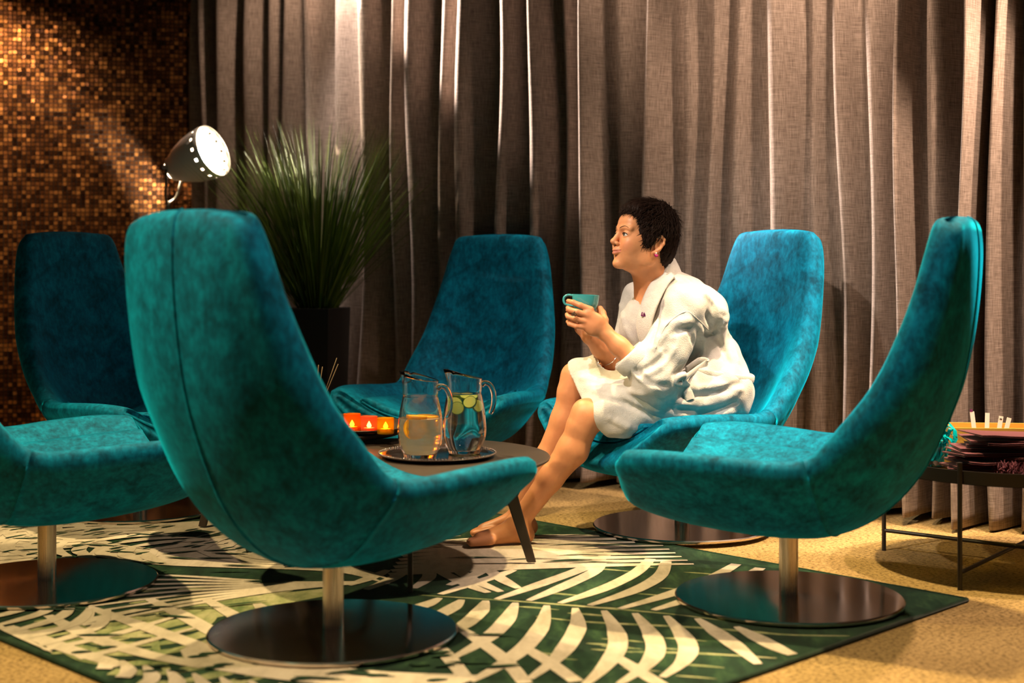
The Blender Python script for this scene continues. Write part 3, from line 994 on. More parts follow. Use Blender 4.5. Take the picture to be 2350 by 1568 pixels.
# reed diffuser behind the foreground chair
def make_reeds():
    b = P(722, 950, 5.10); b.z = 0.4025
    root = empty('reed_diffuser', b)
    MB().lathe([(0, 0), (0.034, 0), (0.036, 0.004), (0.036, 0.085), (0.014, 0.10), (0.014, 0.115), (0.011, 0.115), (0.011, 0.02), (0, 0.02)], 28).build('bottle', M['planter_grey'], root, angle=40)
    for (px, py, d) in ((716, 830, 5.02), (731, 838, 5.0), (773, 822, 5.02), (776, 836, 5.0), (740, 842, 5.05), (700, 830, 5.02)):
        e = P(px, py, d) - b
        MB().tube([Vector((0, 0, 0.03)) + Vector((e.x, e.y, 0)) * 0.03, e], 0.0016, 6).build('reed', M['reed'], root)
    tag(root, 'reed diffuser with thin brown sticks half hidden by the foreground chair', 'diffuser')
make_reeds()

# ------------------------------------------------------------------ side table and what is on it
SC = Vector((1.62, 4.66)); SZ = 0.326
def make_side_table():
    root = empty('side_table', (SC.x, SC.y, 0))
    R = 0.415
    MB().lathe([(R - 0.004, SZ - 0.004), (R, SZ - 0.004), (R, SZ + 0.036), (R - 0.004, SZ + 0.036)], 96, close=True).build('rim_band', M['black_metal'], root, angle=40)
    MB().lathe([(0, SZ - 0.006), (R - 0.005, SZ - 0.006), (R - 0.005, SZ), (0, SZ)], 96).build('glass_top', M['smoke_glass'], root, angle=40)
    a0 = math.atan2(-0.32, -0.247)
    for k in range(4):
        a = a0 + k * math.pi / 2
        d = Vector((math.cos(a), math.sin(a), 0)) * (R + 0.007)
        MB().tube([d, d + Vector((0, 0, SZ + 0.062))], 0.0075, 12).build('leg', M['black_metal'], root, angle=50)
    for k in range(2):
        a = a0 + k * math.pi / 2
        d = Vector((math.cos(a), math.sin(a), 0)) * (R + 0.007)
        z = Vector((0, 0, 0.052 + 0.018 * k))
        MB().tube([d + z, -d + z], 0.0065, 10).build('cross_bar', M['black_metal'], root, angle=50)
    tag(root, 'round black metal side table with glass top near the right curtain', 'table')
make_side_table()

def make_papers():
    z = SZ + 0.002
    cx, cy = 1.52, 4.50
    me = None
    for k in range(14):
        n = 8
        th = 0.0035
        lean = 0.0012 * k
        w = rng.uniform(0.25, 0.275); dpt = rng.uniform(0.15, 0.17)
        ang = rng.normal(0, 0.16)
        bend = rng.uniform(0.002, 0.010)
        gap = rng.uniform(0.0035, 0.0055)
        V = []; F = []
        nx = 7
        def zz(u, v): return bend * (0.55 * math.sin(u * 3 + k) ** 2) * abs(u) + 0.003 * v * math.sin(k * 1.7)
        for lay in (0, 1):
            for s in (0, 1):
                for i in range(nx):
                    for j in range(2):
                        u = -1 + 2 * i / (nx - 1); v = -1 + 2 * j
                        V.append((u * w / 2, v * dpt / 2 * (1 - 0.02 * lay), lay * gap * (0.35 + 0.65 * (1 - v) / 2) + s * 0.0012 + zz(u, v)))
        def sheet(b0):
            m = nx * 2
            f = []
            for i in range(nx - 1):
                a = b0 + 2 * i
                f.append((a, a + 1, a + 3, a + 2)); f.append((a + m, a + m + 2, a + m + 3, a + m + 1))
                f.append((a, a + 2, a + m + 2, a + m)); f.append((a + 1, a + m + 1, a + m + 3, a + 3))
            f.append((b0, b0 + m, b0 + m + 1, b0 + 1)); e = b0 + 2 * nx - 2
            f.append((e, e + 1, e + m + 1, e + m))
            return f
        F = sheet(0) + sheet(nx * 4)
        o = mesh('folded_paper', V, F, M['burgundy'], None, smooth=False)
        o.location = (cx + rng.normal(0, 0.010) + 0.0012 * k + (0.045 if k > 9 else 0), cy + rng.normal(0, 0.008), z)
        o.rotation_euler = (rng.normal(0, 0.006), rng.normal(0, 0.009), ang)
        z += gap + 0.0046
        if k == 13:
            o.rotation_euler = (0.02, 0.05, 0.2); o.location.z += 0.004
            tag(o, 'folded burgundy paper lying on top of the stack on the side table', 'paper', 'burgundy papers on the side table')
        else:
            tag(o, 'folded burgundy paper within the untidy stack on the side table', 'paper', 'burgundy papers on the side table')
    b = MB()
    for k in range(240):
        a = rng.uniform(0, 6.28); el = rng.uniform(0.0, 1.4)
        c = Vector((rng.uniform(-0.045, 0.045), rng.uniform(-0.03, 0.03), rng.uniform(0.004, 0.04)))
        d = Vector((math.cos(a) * math.cos(el), math.sin(a) * math.cos(el), math.sin(el))) * rng.uniform(0.015, 0.035)
        s = Vector((-math.sin(a), math.cos(a), 0)) * 0.0013
        b.add([c - s, c + s, c + d + s * .6, c + d - s * .6], [(0, 1, 2, 3)])
    o = b.build('paper_shreds', M['burgundy_fibre'], smooth=False)
    o.location = (1.535, 4.385, SZ + 0.002)
    tag(o, 'tuft of shredded burgundy paper at the front of the side table', 'paper shreds', kind='stuff')
make_papers()

def make_box():
    c = Vector((1.64, 4.86, SZ + 0.001))
    root = empty('wooden_box', c, math.radians(-6))
    w, dp, h, t = 0.30, 0.17, 0.112, 0.008
    for nm, cc, sz in (('bottom', (0, 0, t / 2), (w, dp, t)), ('side', (-w / 2 + t / 2, 0, h / 2 + t / 2), (t, dp, h - t)), ('side', (w / 2 - t / 2, 0, h / 2 + t / 2), (t, dp, h - t)),
                       ('front', (0, -dp / 2 + t / 2, h / 2 + t / 2), (w - 2 * t, t, h - t)), ('rear', (0, dp / 2 - t / 2, h / 2 + t / 2), (w - 2 * t, t, h - t))):
        MB().box(cc, sz).build(nm, M['yellow_wood'], root, smooth=False)
    tag(root, 'open yellow wooden box holding white cards on the side table', 'box')
    for k, (px, d, top, ang, lab) in enumerate(((2243, 4.86, 0.150, 0.18, 'white card with purple tip, leftmost and tallest in the wooden box'),
                                               (2263, 4.88, 0.143, -0.08, 'plain white card second from the left in the wooden box'),
                                               (2283, 4.86, 0.136, -0.30, 'white card with dark print second from the right in the wooden box'),
                                               (2294, 4.86, 0.133, -0.45, 'small tilted white card, rightmost in the wooden box'))):
        e = empty('card', ((px - 1175) / FPX * d, d, SZ + 0.0105))
        R = Matrix.Rotation(-ang * 0.6, 3, 'Y') @ Matrix.Rotation(-0.05, 3, 'X')
        MB().box(R @ Vector((0, 0, top / 2)), (0.015, 0.002, top), R).build('sheet', M['white_card'], e, smooth=False)
        if k == 0:
            MB().box(R @ Vector((-0.002, 0, top + 0.004)), (0.008, 0.003, 0.008), R).build('tip', M['purple_thread'], e, smooth=False)
        if k == 2:
            MB().box(R @ Vector((0, -0.0012, top - 0.010)), (0.008, 0.0006, 0.004), R).build('print', M['print_dark'], e, smooth=False)
        tag(e, lab, 'card', 'white cards in the wooden box')
make_box()

def make_teal_bunch():
    c = Vector((1.40, 4.72, SZ + 0.001))
    g = empty('glass_box', c, math.radians(12))
    w, dp, h, t = 0.16, 0.15, 0.07, 0.003
    for nm, cc, sz in (('bottom', (0, 0, t / 2), (w, dp, t)), ('pane', (-w / 2 + t / 2, 0, h / 2 + t / 2), (t, dp, h - t)), ('pane', (w / 2 - t / 2, 0, h / 2 + t / 2), (t, dp, h - t)),
                       ('pane', (0, -dp / 2 + t / 2, h / 2 + t / 2), (w - 2 * t, t, h - t)), ('pane', (0, dp / 2 - t / 2, h / 2 + t / 2), (w - 2 * t, t, h - t))):
        MB().box(cc, sz).build(nm, M['glass'], g, smooth=False)
    tag(g, 'low clear glass box holding teal wrapped sweets on the side table', 'glass box')
    b = MB()
    for k in range(60):
        a = rng.uniform(0, 6.28); r = rng.uniform(0.0, 0.045)
        p0 = Vector((r * math.cos(a), r * math.sin(a) * .8, 0.006 + rng.uniform(0, 0.01)))
        a2 = a + rng.normal(0, 0.8)
        hgt = rng.uniform(0.06, 0.125)
        p2 = p0 + Vector((math.cos(a2) * 0.022, math.sin(a2) * 0.022, hgt))
        p1 = (p0 + p2) / 2 + Vector((rng.normal(0, 0.012), rng.normal(0, 0.012), 0.01))
        s = Vector((math.cos(a2 + 1.2), math.sin(a2 + 1.2), rng.normal(0, 0.2))) * rng.uniform(0.004, 0.008)
        pts = catmull([p0, p1, p2, p2 + Vector((rng.normal(0, 0.02), rng.normal(0, 0.02), -0.012))], 8)
        V = []
        for i, p in enumerate(pts):
            p = Vector(p); tw = Matrix.Rotation(0.5 * i, 3, 'Z') @ s
            V += [p - tw, p + tw]
        b.add(V, [(2 * i, 2 * i + 1, 2 * i + 3, 2 * i + 2) for i in range(7)])
    o = b.build('teal_wrappers', M['teal_film'])
    o.location = (c.x, c.y, SZ + 0.004)
    tag(o, 'tangle of glossy teal cellophane strips standing in the glass box', 'cellophane', kind='stuff')
make_teal_bunch()

# ------------------------------------------------------------------ planter with grass
def make_plant():
    c = Vector((-0.945, 6.92))
    a = math.radians(-20)
    root = empty('tall_planter', (c.x, c.y, 0), a)
    s, h, t = 0.235, 0.775, 0.012
    H = s / 2
    m = MB()
    pr = [(H - .02, 0), (H, h - .002), (H - .002, h), (H - t, h), (H - t, h - .05), (0.001, h - .05)]
    V = []; F = []
    for r, z in pr:
        V += [(-r, -r, z), (r, -r, z), (r, r, z), (-r, r, z)]
    for i in range(len(pr) - 1):
        for k in range(4):
            F.append((i * 4 + k, i * 4 + (k + 1) % 4, i * 4 + 4 + (k + 1) % 4, i * 4 + 4 + k))
    F.append((3, 2, 1, 0))
    mesh('pot', V, F, M['planter_black'], root, smooth=False)
    MB().box((0, 0, h - .045), (s - 2 * t, s - 2 * t, 0.02)).build('soil', M['soil'], root, smooth=False)
    tag(root, 'tall square black planter of long grass in front of the curtain', 'planter')
    g = empty('grass_plant', (c.x, c.y, h - 0.034))
    big = []
    rest = MB()
    def blade(i):
        az = rng.uniform(0, 6.283)
        r0 = rng.uniform(0, 0.075)
        L = rng.uniform(0.62, 1.0)
        el = abs(rng.normal(0, 0.30)) + 0.05
        if i % 9 == 0: el += 0.25; L *= 0.9
        el = min(el, 0.75)
        d = Vector((math.cos(az) * math.sin(el), math.sin(az) * math.sin(el) * 0.8, math.cos(el)))
        if d.y > 0: d = Vector((d.x, d.y * 0.3, d.z)).normalized()
        p0 = Vector((r0 * math.cos(az), r0 * math.sin(az), 0))
        V = []
        n = 7
        w = rng.uniform(0.0022, 0.0040)
        side = Vector((-math.sin(az), math.cos(az), 0))
        ph = rng.uniform(0, 6.28)
        side = (side * math.cos(ph * .3) + Vector((math.cos(az), math.sin(az), 0)) * math.sin(ph * .3)).normalized()
        dr = rng.uniform(0.02, 0.16) * L
        for k in range(n):
            u = k / (n - 1)
            p = p0 + d * (L * u) + Vector((math.cos(az), min(math.sin(az), 0.15), -0.35)) * (dr * u ** 2.6)
            ww = w * (1 - u ** 2.2) + 0.0003
            V += [p - side * ww, p + Vector((0, 0, 0)) + d.cross(side) * ww * 0.35, p + side * ww]
        F = []
        for k in range(n - 1):
            b_ = 3 * k
            F += [(b_, b_ + 1, b_ + 4, b_ + 3), (b_ + 1, b_ + 2, b_ + 5, b_ + 4)]
        return V, F
    for i in range(760):
        V, F = blade(i)
        if i < 90:
            mesh('blade', V, F, M['grass'], g)
        else:
            rest.add(V, F)
    o = rest.build('fine_blades', M['grass'], g); o['kind'] = 'stuff'
    tag(g, 'bushy plant of long thin green grass blades in the black planter', 'plant')
make_plant()

# ------------------------------------------------------------------ floor lamp
def make_lamp():
    hp = P(440, 352, 7.0)                               # middle of the shade
    root = empty('floor_lamp', (P(386, 460, 7.0).x, 7.0, 0))
    o0 = Vector(root.location)
    ax = (P(470, 350, 7.0 - 0.17) - P(388, 392, 7.0)).normalized()     # shade axis, back to mouth
    ax = Vector((0.88, -0.36, 0.34)).normalized()
    up = Vector((0, 0, 1)); u = ax.cross(up).normalized(); v = u.cross(ax).normalized()
    back = P(388, 392, 7.0) - o0
    L = 0.255; KS = 1.07
    prof = [(0.030, 0.0), (0.046, 0.012), (0.056, 0.022), (0.058, 0.040), (0.066, 0.046), (0.088, 0.090), (0.106, 0.140), (0.117, 0.195), (0.122, L)]
    n = 60
    holes = 15
    def ringp(r, s):
        r *= KS; s *= KS
        return [back + ax * s + (u * math.cos(2 * math.pi * k / n) + v * math.sin(2 * math.pi * k / n)) * r for k in range(n)]
    pr = list(prof[:-1]) + [(0.1190, 0.219), (0.1208, 0.232), (0.122, L)]
    V = []; F = []
    for r, s in pr: V += ringp(r, s)
    m = len(pr)
    for i in range(m - 1):
        for k in range(n):
            if i == m - 3 and k % 4 == 0: continue            # punched holes near the mouth
            if i == 1 and k % 20: continue                     # vent slot round the neck, three bridges
            F.append((i * n + k, i * n + (k + 1) % n, (i + 1) * n + (k + 1) % n, (i + 1) * n + k))
    F.append(tuple(range(n - 1, -1, -1)))
    sh = mesh('shade', V, F, M['lamp_grey'], root)
    sh.modifiers.new('thickness', 'SOLIDIFY').thickness = 0.002
    sh.data.materials.append(simple('lamp_white', (0.85, 0.82, 0.78), 0.4))
    sh.modifiers['thickness'].material_offset = 1
    sh.modifiers['thickness'].offset = -1
    MB().tube(ringp(0.122, L) + [ringp(0.122, L)[0]], 0.0022, 8).build('shade_rim', M['lamp_grey'], root)
    bc = back + ax * 0.165
    b = MB()
    prb = [(0.0, -0.05), (0.018, -0.045), (0.020, -0.01), (0.034, 0.02), (0.040, 0.045), (0.034, 0.068), (0.0, 0.082)]
    for r, s in prb: b.v += [tuple(bc + ax * s + (u * math.cos(2 * math.pi * k / 20) + v * math.sin(2 * math.pi * k / 20)) * r) for k in range(20)]
    for i in range(len(prb) - 1):
        for k in range(20): b.f.append((i * 20 + k, i * 20 + (k + 1) % 20, (i + 1) * 20 + (k + 1) % 20, (i + 1) * 20 + k))
    b.build('bulb', M['bulb'], root)
    d_ = bpy.data.lights.new('floor_lamp_light', 'SPOT'); d_.energy = 7; d_.color = (1.0, 0.88, 0.74); d_.shadow_soft_size = 0.03
    d_.spot_size = math.radians(132); d_.spot_blend = 0.12
    lo = bpy.data.objects.new('floor_lamp_light', d_); COL.objects.link(lo); lo.parent = root
    lo.location = back + ax * 0.235
    lo.rotation_euler = ax.to_track_quat('-Z', 'Y').to_euler()
    d_ = bpy.data.lights.new('floor_lamp_bulb_light', 'POINT'); d_.energy = 130; d_.color = (1.0, 0.84, 0.62); d_.shadow_soft_size = 0.004
    lo = bpy.data.objects.new('floor_lamp_bulb_light', d_); COL.objects.link(lo); lo.parent = root
    lo.location = back + ax * 0.071 * KS
    # yoke, stem, knobs, tripod
    piv = back + ax * 0.030
    st = Vector((0, 0, P(386, 468, 7.0).z))
    for s in (-1, 1):
        e = piv + u * 0.066 * s
        pts = catmull([e, e + Vector((0, 0, -0.05)) - u * 0.004 * s, (e + st) / 2 + Vector((0, 0, -0.05)) + u * 0.012 * s, st + u * 0.012 * s + Vector((0, 0, 0.01)), st], 12)
        MB().tube(pts, 0.0065, 8).build('yoke_arm', M['lamp_grey'], root)
        MB().tube([piv + u * 0.058 * s, piv + u * 0.082 * s], 0.011, 14).build('pivot_knob', M['chrome'], root, angle=40)
    MB().tube([st + Vector((0, 0, 0.012)), Vector((0, 0, 1.02))], 0.008, 12).build('stem', M['lamp_grey'], root, angle=40)
    MB().lathe([(0, 1.0), (0.022, 1.0), (0.022, 1.05), (0.012, 1.06), (0, 1.06)], 20).build('hub', M['lamp_grey'], root, angle=40)
    for k in range(3):
        a = math.radians(90 + 120 * k + 20)
        MB().tube([(0.015 * math.cos(a), 0.015 * math.sin(a), 1.03), (0.33 * math.cos(a), 0.33 * math.sin(a), 0.004)], 0.010, 10).build('tripod_leg', M['lamp_grey'], root, angle=50)
    tag(root, 'grey spotlight-style floor lamp, lit, on a tripod beside the grass planter', 'lamp')
make_lamp()

# ------------------------------------------------------------------ signed-distance sculpting
class SDF:
    def __init__(s, lo, hi, h):
        s.lo = np.array(lo, np.float32); s.h = h
        s.n = np.ceil((np.array(hi) - np.array(lo)) / h).astype(int) + 1
        s.f = np.full(tuple(s.n), 0.08, np.float32)
    def _win(s, lo, hi):
        a = np.clip(np.floor((np.array(lo) - s.lo) / s.h).astype(int), 0, s.n)
        b = np.clip(np.ceil((np.array(hi) - s.lo) / s.h).astype(int) + 1, 0, s.n)
        if np.any(b <= a): return None, None
        g = [s.lo[i] + s.h * np.arange(a[i], b[i], dtype=np.float32) for i in range(3)]
        X = np.stack(np.meshgrid(*g, indexing='ij'), -1)
        return (slice(a[0], b[0]), slice(a[1], b[1]), slice(a[2], b[2])), X
    @staticmethod
    def smin(a, b, k):
        hh = np.clip(0.5 + 0.5 * (b - a) / k, 0, 1)
        return b + (a - b) * hh - k * hh * (1 - hh)
    def join(s, sl, d, k, sub):
        cur = s.f[sl]
        if sub:
            s.f[sl] = -SDF.smin(-cur, d, k) if k > 0 else np.maximum(cur, -d)
        else:
            s.f[sl] = SDF.smin(cur, d, k) if k > 0 else np.minimum(cur, d)
    def cone(s, a, b, ra, rb, k=0.01, sub=False, flat=None):
        """round cone; flat = (axis, factor) squeezes the section along an axis"""
        a = np.array(a, np.float32); b = np.array(b, np.float32)
        m = max(ra, rb) * 1.5 + 0.03 + k
        sl, X = s._win(np.minimum(a, b) - m, np.maximum(a, b) + m)
        if sl is None: return s
        ba = b - a
        pa = X - a
        t = np.clip((pa @ ba) / max(float(ba @ ba), 1e-9), 0, 1)
        q = pa - t[..., None] * ba
        if flat is not None:
            ax = np.array(flat[0], np.float32); ax = ax / np.linalg.norm(ax)
            c = q @ ax
            q = q + (c * (1.0 / flat[1] - 1.0))[..., None] * ax
        d = np.linalg.norm(q, axis=-1) - (ra + (rb - ra) * t)
        s.join(sl, d, k, sub)
        return s
    def chain(s, pts, rads, k=0.01, flat=None):
        for i in range(len(pts) - 1):
            s.cone(pts[i], pts[i + 1], rads[i], rads[i + 1], k, False, flat)
        return s
    def ell(s, c, r, R=None, k=0.01, sub=False):
        """ellipsoid, R = 3x3 rows of its local axes in world space"""
        c = np.array(c, np.float32); r = np.array(r, np.float32)
        m = float(r.max()) + 0.03 + k
        sl, X = s._win(c - m, c + m)
        if sl is None: return s
        p = X - c
        if R is not None: p = p @ np.array(R, np.float32).T
        k0 = np.linalg.norm(p / r, axis=-1); k1 = np.linalg.norm(p / (r * r), axis=-1)
        d = k0 * (k0 - 1.0) / np.maximum(k1, 1e-6)
        s.join(sl, d, k, sub)
        return s
    def keep(s, fn, k=0.0):
        """intersect with the half-space style function fn(X) <= 0"""
        sl, X = s._win(s.lo, s.lo + s.h * s.n)
        d = fn(X).astype(np.float32)
        s.f = np.maximum(s.f, d) if k <= 0 else -SDF.smin(-s.f, -d, k)
        return s
    def warp(s, fn):
        sl, X = s._win(s.lo, s.lo + s.h * s.n)
        s.f = s.f + fn(X).astype(np.float32)
        return s
    def surface(s, smooth=2):
        f = s.f; n = f.shape
        ins = f < 0
        c = np.zeros((n[0] - 1, n[1] - 1, n[2] - 1), np.int8)
        offs = [(i, j, k) for i in (0, 1) for j in (0, 1) for k in (0, 1)]
        for i, j, k in offs:
            c += ins[i:n[0] - 1 + i, j:n[1] - 1 + j, k:n[2] - 1 + k]
        act = (c > 0) & (c < 8)
        idx = np.full(act.shape, -1, np.int64)
        cells = np.argwhere(act)
        idx[act] = np.arange(len(cells))
        pos = np.zeros((len(cells), 3)); cnt = np.zeros(len(cells))
        for (a, b) in [(o, p) for o in offs for p in offs if sum(abs(x - y) for x, y in zip(o, p)) == 1 and o < p]:
            fa = f[cells[:, 0] + a[0], cells[:, 1] + a[1], cells[:, 2] + a[2]]
            fb = f[cells[:, 0] + b[0], cells[:, 1] + b[1], cells[:, 2] + b[2]]
            cr = (fa < 0) != (fb < 0)
            t = np.where(cr, fa / np.where(cr, fa - fb, 1), 0)
            pa = np.array(a)[None] + t[:, None] * (np.array(b) - np.array(a))[None]
            pos += np.where(cr[:, None], pa, 0); cnt += cr
        V = (cells + pos / np.maximum(cnt, 1)[:, None]) * s.h + s.lo
        F = []
        for ax in range(3):
            u, v = [(1, 2), (2, 0), (0, 1)][ax]
            sl0 = [slice(None)] * 3; sl1 = [slice(None)] * 3
            sl0[ax] = slice(0, n[ax] - 1); sl1[ax] = slice(1, n[ax])
            A = ins[tuple(sl0)]; B = ins[tuple(sl1)]
            ed = np.argwhere(A != B)
            ok = (ed[:, u] > 0) & (ed[:, v] > 0) & (ed[:, u] < n[u] - 1) & (ed[:, v] < n[v] - 1)
            ed = ed[ok]
            fl = A[ed[:, 0], ed[:, 1], ed[:, 2]]
            def cell(du, dv):
                e = ed.copy(); e[:, u] -= du; e[:, v] -= dv
                return idx[e[:, 0], e[:, 1], e[:, 2]]
            q = np.stack([cell(1, 1), cell(0, 1), cell(0, 0), cell(1, 0)], 1)
            q = np.where(fl[:, None], q, q[:, ::-1])
            F.append(q)
        F = np.concatenate(F)
        F = F[(F >= 0).all(1)]
        for _ in range(smooth):
            acc = np.zeros_like(V); num = np.zeros(len(V))
            for i in range(4):
                a = F[:, i]; b = F[:, (i + 1) % 4]
                for p_, q_ in ((a, b), (b, a)):
                    for x in range(3):
                        acc[:, x] += np.bincount(p_, V[q_, x], len(V))
                    num += np.bincount(p_, minlength=len(V))
            V = V * 0.45 + 0.55 * acc / np.maximum(num, 1)[:, None]
        return V, F

def np_mesh(name, parts, mat, parent, tint=None):
    V = np.concatenate([p[0] for p in parts])
    off = 0; Fs = []
    for v, f in parts:
        Fs.append(f + off); off += len(v)
    F = np.concatenate(Fs)
    me = bpy.data.meshes.new(name)
    me.vertices.add(len(V)); me.vertices.foreach_set('co', V.astype(np.float32).ravel())
    me.loops.add(F.size); me.loops.foreach_set('vertex_index', F.astype(np.int32).ravel())
    me.polygons.add(len(F)); me.polygons.foreach_set('loop_start', np.arange(0, F.size, 4, dtype=np.int32))
    me.polygons.foreach_set('use_smooth', np.ones(len(F), bool))
    me.update(calc_edges=True); me.validate()
    if tint is not None:
        at = me.attributes.new('tint', 'FLOAT_COLOR', 'POINT')
        at.data.foreach_set('color', np.concatenate([tint, np.ones((len(tint), 1))], 1).astype(np.float32).ravel())
    return link(name, me, mat, parent)

# ------------------------------------------------------------------ the woman
def A3(v): return np.array((v[0], v[1], v[2]), np.float64)

def make_person():
    base = P(1640, 930, 5.17)
    root = empty('person', (base.x, base.y, 0.33))
    org = np.array(root.location)

    # ---- head frame: x forward, y to her left, z up
    hc = A3(P(1487, 555, 5.06))
    yaw = math.radians(180 + 24); pitch = math.radians(11)
    fw = np.array((math.cos(yaw) * math.cos(pitch), math.sin(yaw) * math.cos(pitch), math.sin(pitch)))
    lf = np.array((-math.sin(yaw), math.cos(yaw), 0.0))
    upv = np.cross(fw, lf)
    HR = np.stack([fw, lf, upv])                         # rows = local axes
    def hp(x, y, z): return hc + fw * (x + 0.033 * min(x / 0.05, 1.0) if x > 0 else x) + lf * y + upv * z
    def loc(V):
        L_ = (V - hc) @ HR.T
        X_ = L_[:, 0]
        L_[:, 0] = np.where(X_ > 0.083, X_ - 0.033, np.where(X_ > 0, X_ / 1.66, X_))
        return L_

    parts = []; tints = []
    SK = np.array((0.76, 0.335, 0.150))

    # ---- head and neck
    s = SDF(hc - np.array((0.20, 0.17, 0.30)), hc + np.array((0.24, 0.17, 0.17)), 0.0021)
    E = lambda c, r, k=0.012, sub=False: s.ell(hp(*c), r, HR, k, sub)
    E((-0.012, 0, 0.040), (0.094, 0.073, 0.094))
    E((0.034, 0, -0.030), (0.058, 0.054, 0.084), 0.03)
    E((0.018, 0, -0.020), (0.060, 0.058, 0.082), 0.03)
    E((0.054, 0, 0.046), (0.036, 0.050, 0.044), 0.025)      # forehead
    E((0.038, 0, -0.080), (0.050, 0.038, 0.030), 0.022)     # jaw
    E((0.070, 0, -0.100), (0.020, 0.021, 0.017), 0.016)     # chin
    for y in (-1, 1):
        E((0.052, 0.036 * y, -0.020), (0.026, 0.020, 0.022), 0.03)   # cheek
        E((0.054, 0.026 * y, -0.058), (0.020, 0.018, 0.026), 0.022)
        s.cone(hp(0.084, 0.012 * y, 0.024), hp(0.070, 0.044 * y, 0.026), 0.009, 0.008, 0.014)   # brow ridge
        E((0.010, 0.050 * y, -0.068), (0.026, 0.014, 0.026), 0.02)   # jaw angle
    s.cone(hp(0.080, 0, 0.018), hp(0.101, 0, -0.022), 0.0085, 0.0095, 0.012)                    # nose bridge
    E((0.1035, 0, -0.0265), (0.0115, 0.0105, 0.0095), 0.006)
    for y in (-1, 1):
        E((0.0935, 0.0115 * y, -0.0315), (0.0095, 0.0068, 0.0068), 0.005)
        E((0.0965, 0.0065 * y, -0.0385), (0.0042, 0.0032, 0.0030), 0.003, True)
    E((0.085, 0, -0.052), (0.012, 0.016, 0.014), 0.010)     # muzzle
    for y in (-1, 1):
        s.cone(hp(0.0950, 0.004 * y, -0.0555), hp(0.0800, 0.0265 * y, -0.0535), 0.0048, 0.0022, 0.005)
    s.cone(hp(0.0930, 0, -0.0655), hp(0.0925, 0, -0.0655), 0.0055, 0.0055, 0.006)
    for y in (-1, 1):
        s.cone(hp(0.0915, 0.003 * y, -0.0655), hp(0.0800, 0.023 * y, -0.0575), 0.0055, 0.0022, 0.005)
        s.cone(hp(0.1010, 0.003 * y, -0.0605), hp(0.0835, 0.0285 * y, -0.0530), 0.0012, 0.0022, 0.002, True)   # mouth line, lifted at the corner
        E((0.058, 0.036 * y, -0.036), (0.020, 0.014, 0.018), 0.022)                                          # smiling cheek
        E((0.091, 0.031 * y, 0.006), (0.011, 0.018, 0.013), 0.012, True)                                     # eye socket
    for y in (-1, 1):
        ec = (0.0690, 0.0310 * y, 0.0035)
        E(ec, (0.0172, 0.0175, 0.0165), 0.004)
        E((0.0840, 0.0310 * y, 0.0022), (0.014, 0.0150, 0.0052), 0.0015, True)
    # ears
    for y in (-1, 1):
        ea = [hp(0.004 - 0.012 * 0, 0.066 * y, -0.030), hp(-0.004, 0.072 * y, -0.012), hp(-0.014, 0.078 * y, 0.006), hp(-0.012, 0.077 * y, 0.020), hp(0.000, 0.072 * y, 0.022), hp(0.008, 0.068 * y, 0.010)]
        s.chain([hp(0.002, 0.069 * y, -0.040), hp(-0.008, 0.074 * y, -0.028), hp(-0.019, 0.080 * y, -0.006), hp(-0.019, 0.081 * y, 0.010), hp(-0.008, 0.077 * y, 0.020), hp(0.004, 0.072 * y, 0.012)],
                [0.0075, 0.0060, 0.0046, 0.0044, 0.0044, 0.0050], 0.004)
        E((-0.006, 0.069 * y, -0.008), (0.016, 0.0065, 0.026), 0.006)
        E((-0.004, 0.078 * y, -0.010), (0.008, 0.006, 0.012), 0.005, True)
    nb = A3(P(1500, 668, 5.12))
    s.cone(hp(-0.018, 0, -0.045), nb, 0.052, 0.056, 0.022)
    s.cone(hp(0.020, 0, -0.085), nb + fw * 0.03, 0.022, 0.040, 0.03)
    chest = A3(P(1497, 720, 5.11))
    s.cone(nb, chest, 0.056, 0.075, 0.03)
    hf, hlo, hh = s.f, s.lo, s.h
    def on_face(y, z, lift=0.0):
        for x in np.arange(0.125, 0.02, -0.0007):
            i_ = np.round((hp(x, y, z) - hlo) / hh).astype(int)
            if hf[i_[0], i_[1], i_[2]] < 0: return hp(x, y, z) + fw * lift
        return hp(0.05, y, z)
    lipline = []
    for y in (-1, 1):
        pl = [on_face(yy * y, -0.0605 + 0.0075 * (yy / 0.029) ** 2, 0.0004) for yy in np.linspace(0.0, 0.029, 12)]
        lipline += pl
        for q_, (a_, b_) in enumerate(zip(pl[:-1], pl[1:])): s.cone(a_, b_, 0.0013 + 0.0001 * q_, 0.0014 + 0.0001 * q_, 0.0012, True)
    V, F = s.surface(1)
    L = loc(V)
    T = np.repeat(SK[None], len(V), 0)
    def blot(c, r, col, amt):
        d = np.linalg.norm((L - np.array(c)) / np.array(r), axis=1)
        w = np.clip(1 - d, 0, 1)[:, None] ** 0.7 * amt
        return w
    def paint(c, r, col, amt):
        nonlocal T
        w = blot(c, r, col, amt); T = T * (1 - w) + np.array(col) * w
    for y in (-1, 1):
        paint((0.068, 0.040 * y, -0.034), (0.03, 0.026, 0.026), (0.66, 0.22, 0.12), 0.6)
        paint((0.083, 0.031 * y, 0.0095), (0.018, 0.019, 0.0050), (0.20, 0.085, 0.045), 0.75)   # lash line and lid
        paint((0.082, 0.031 * y, -0.0035), (0.016, 0.017, 0.0028), (0.28, 0.12, 0.07), 0.5)
    ll = np.array(lipline)
    dl = np.full(len(V), 1.0); yl = np.zeros(len(V))
    for p in ll:
        d_ = np.linalg.norm(V - p, axis=1)
        m_ = d_ < dl; dl[m_] = d_[m_]; yl[m_] = abs((p - hc) @ lf)
    lim = 0.0095 * np.sqrt(np.clip(1 - (yl / 0.030) ** 2, 0.02, 1))
    w = np.clip((lim - dl) / 0.003, 0, 1)[:, None] * 0.85
    T = T * (1 - w) + np.array((0.64, 0.20, 0.135)) * w
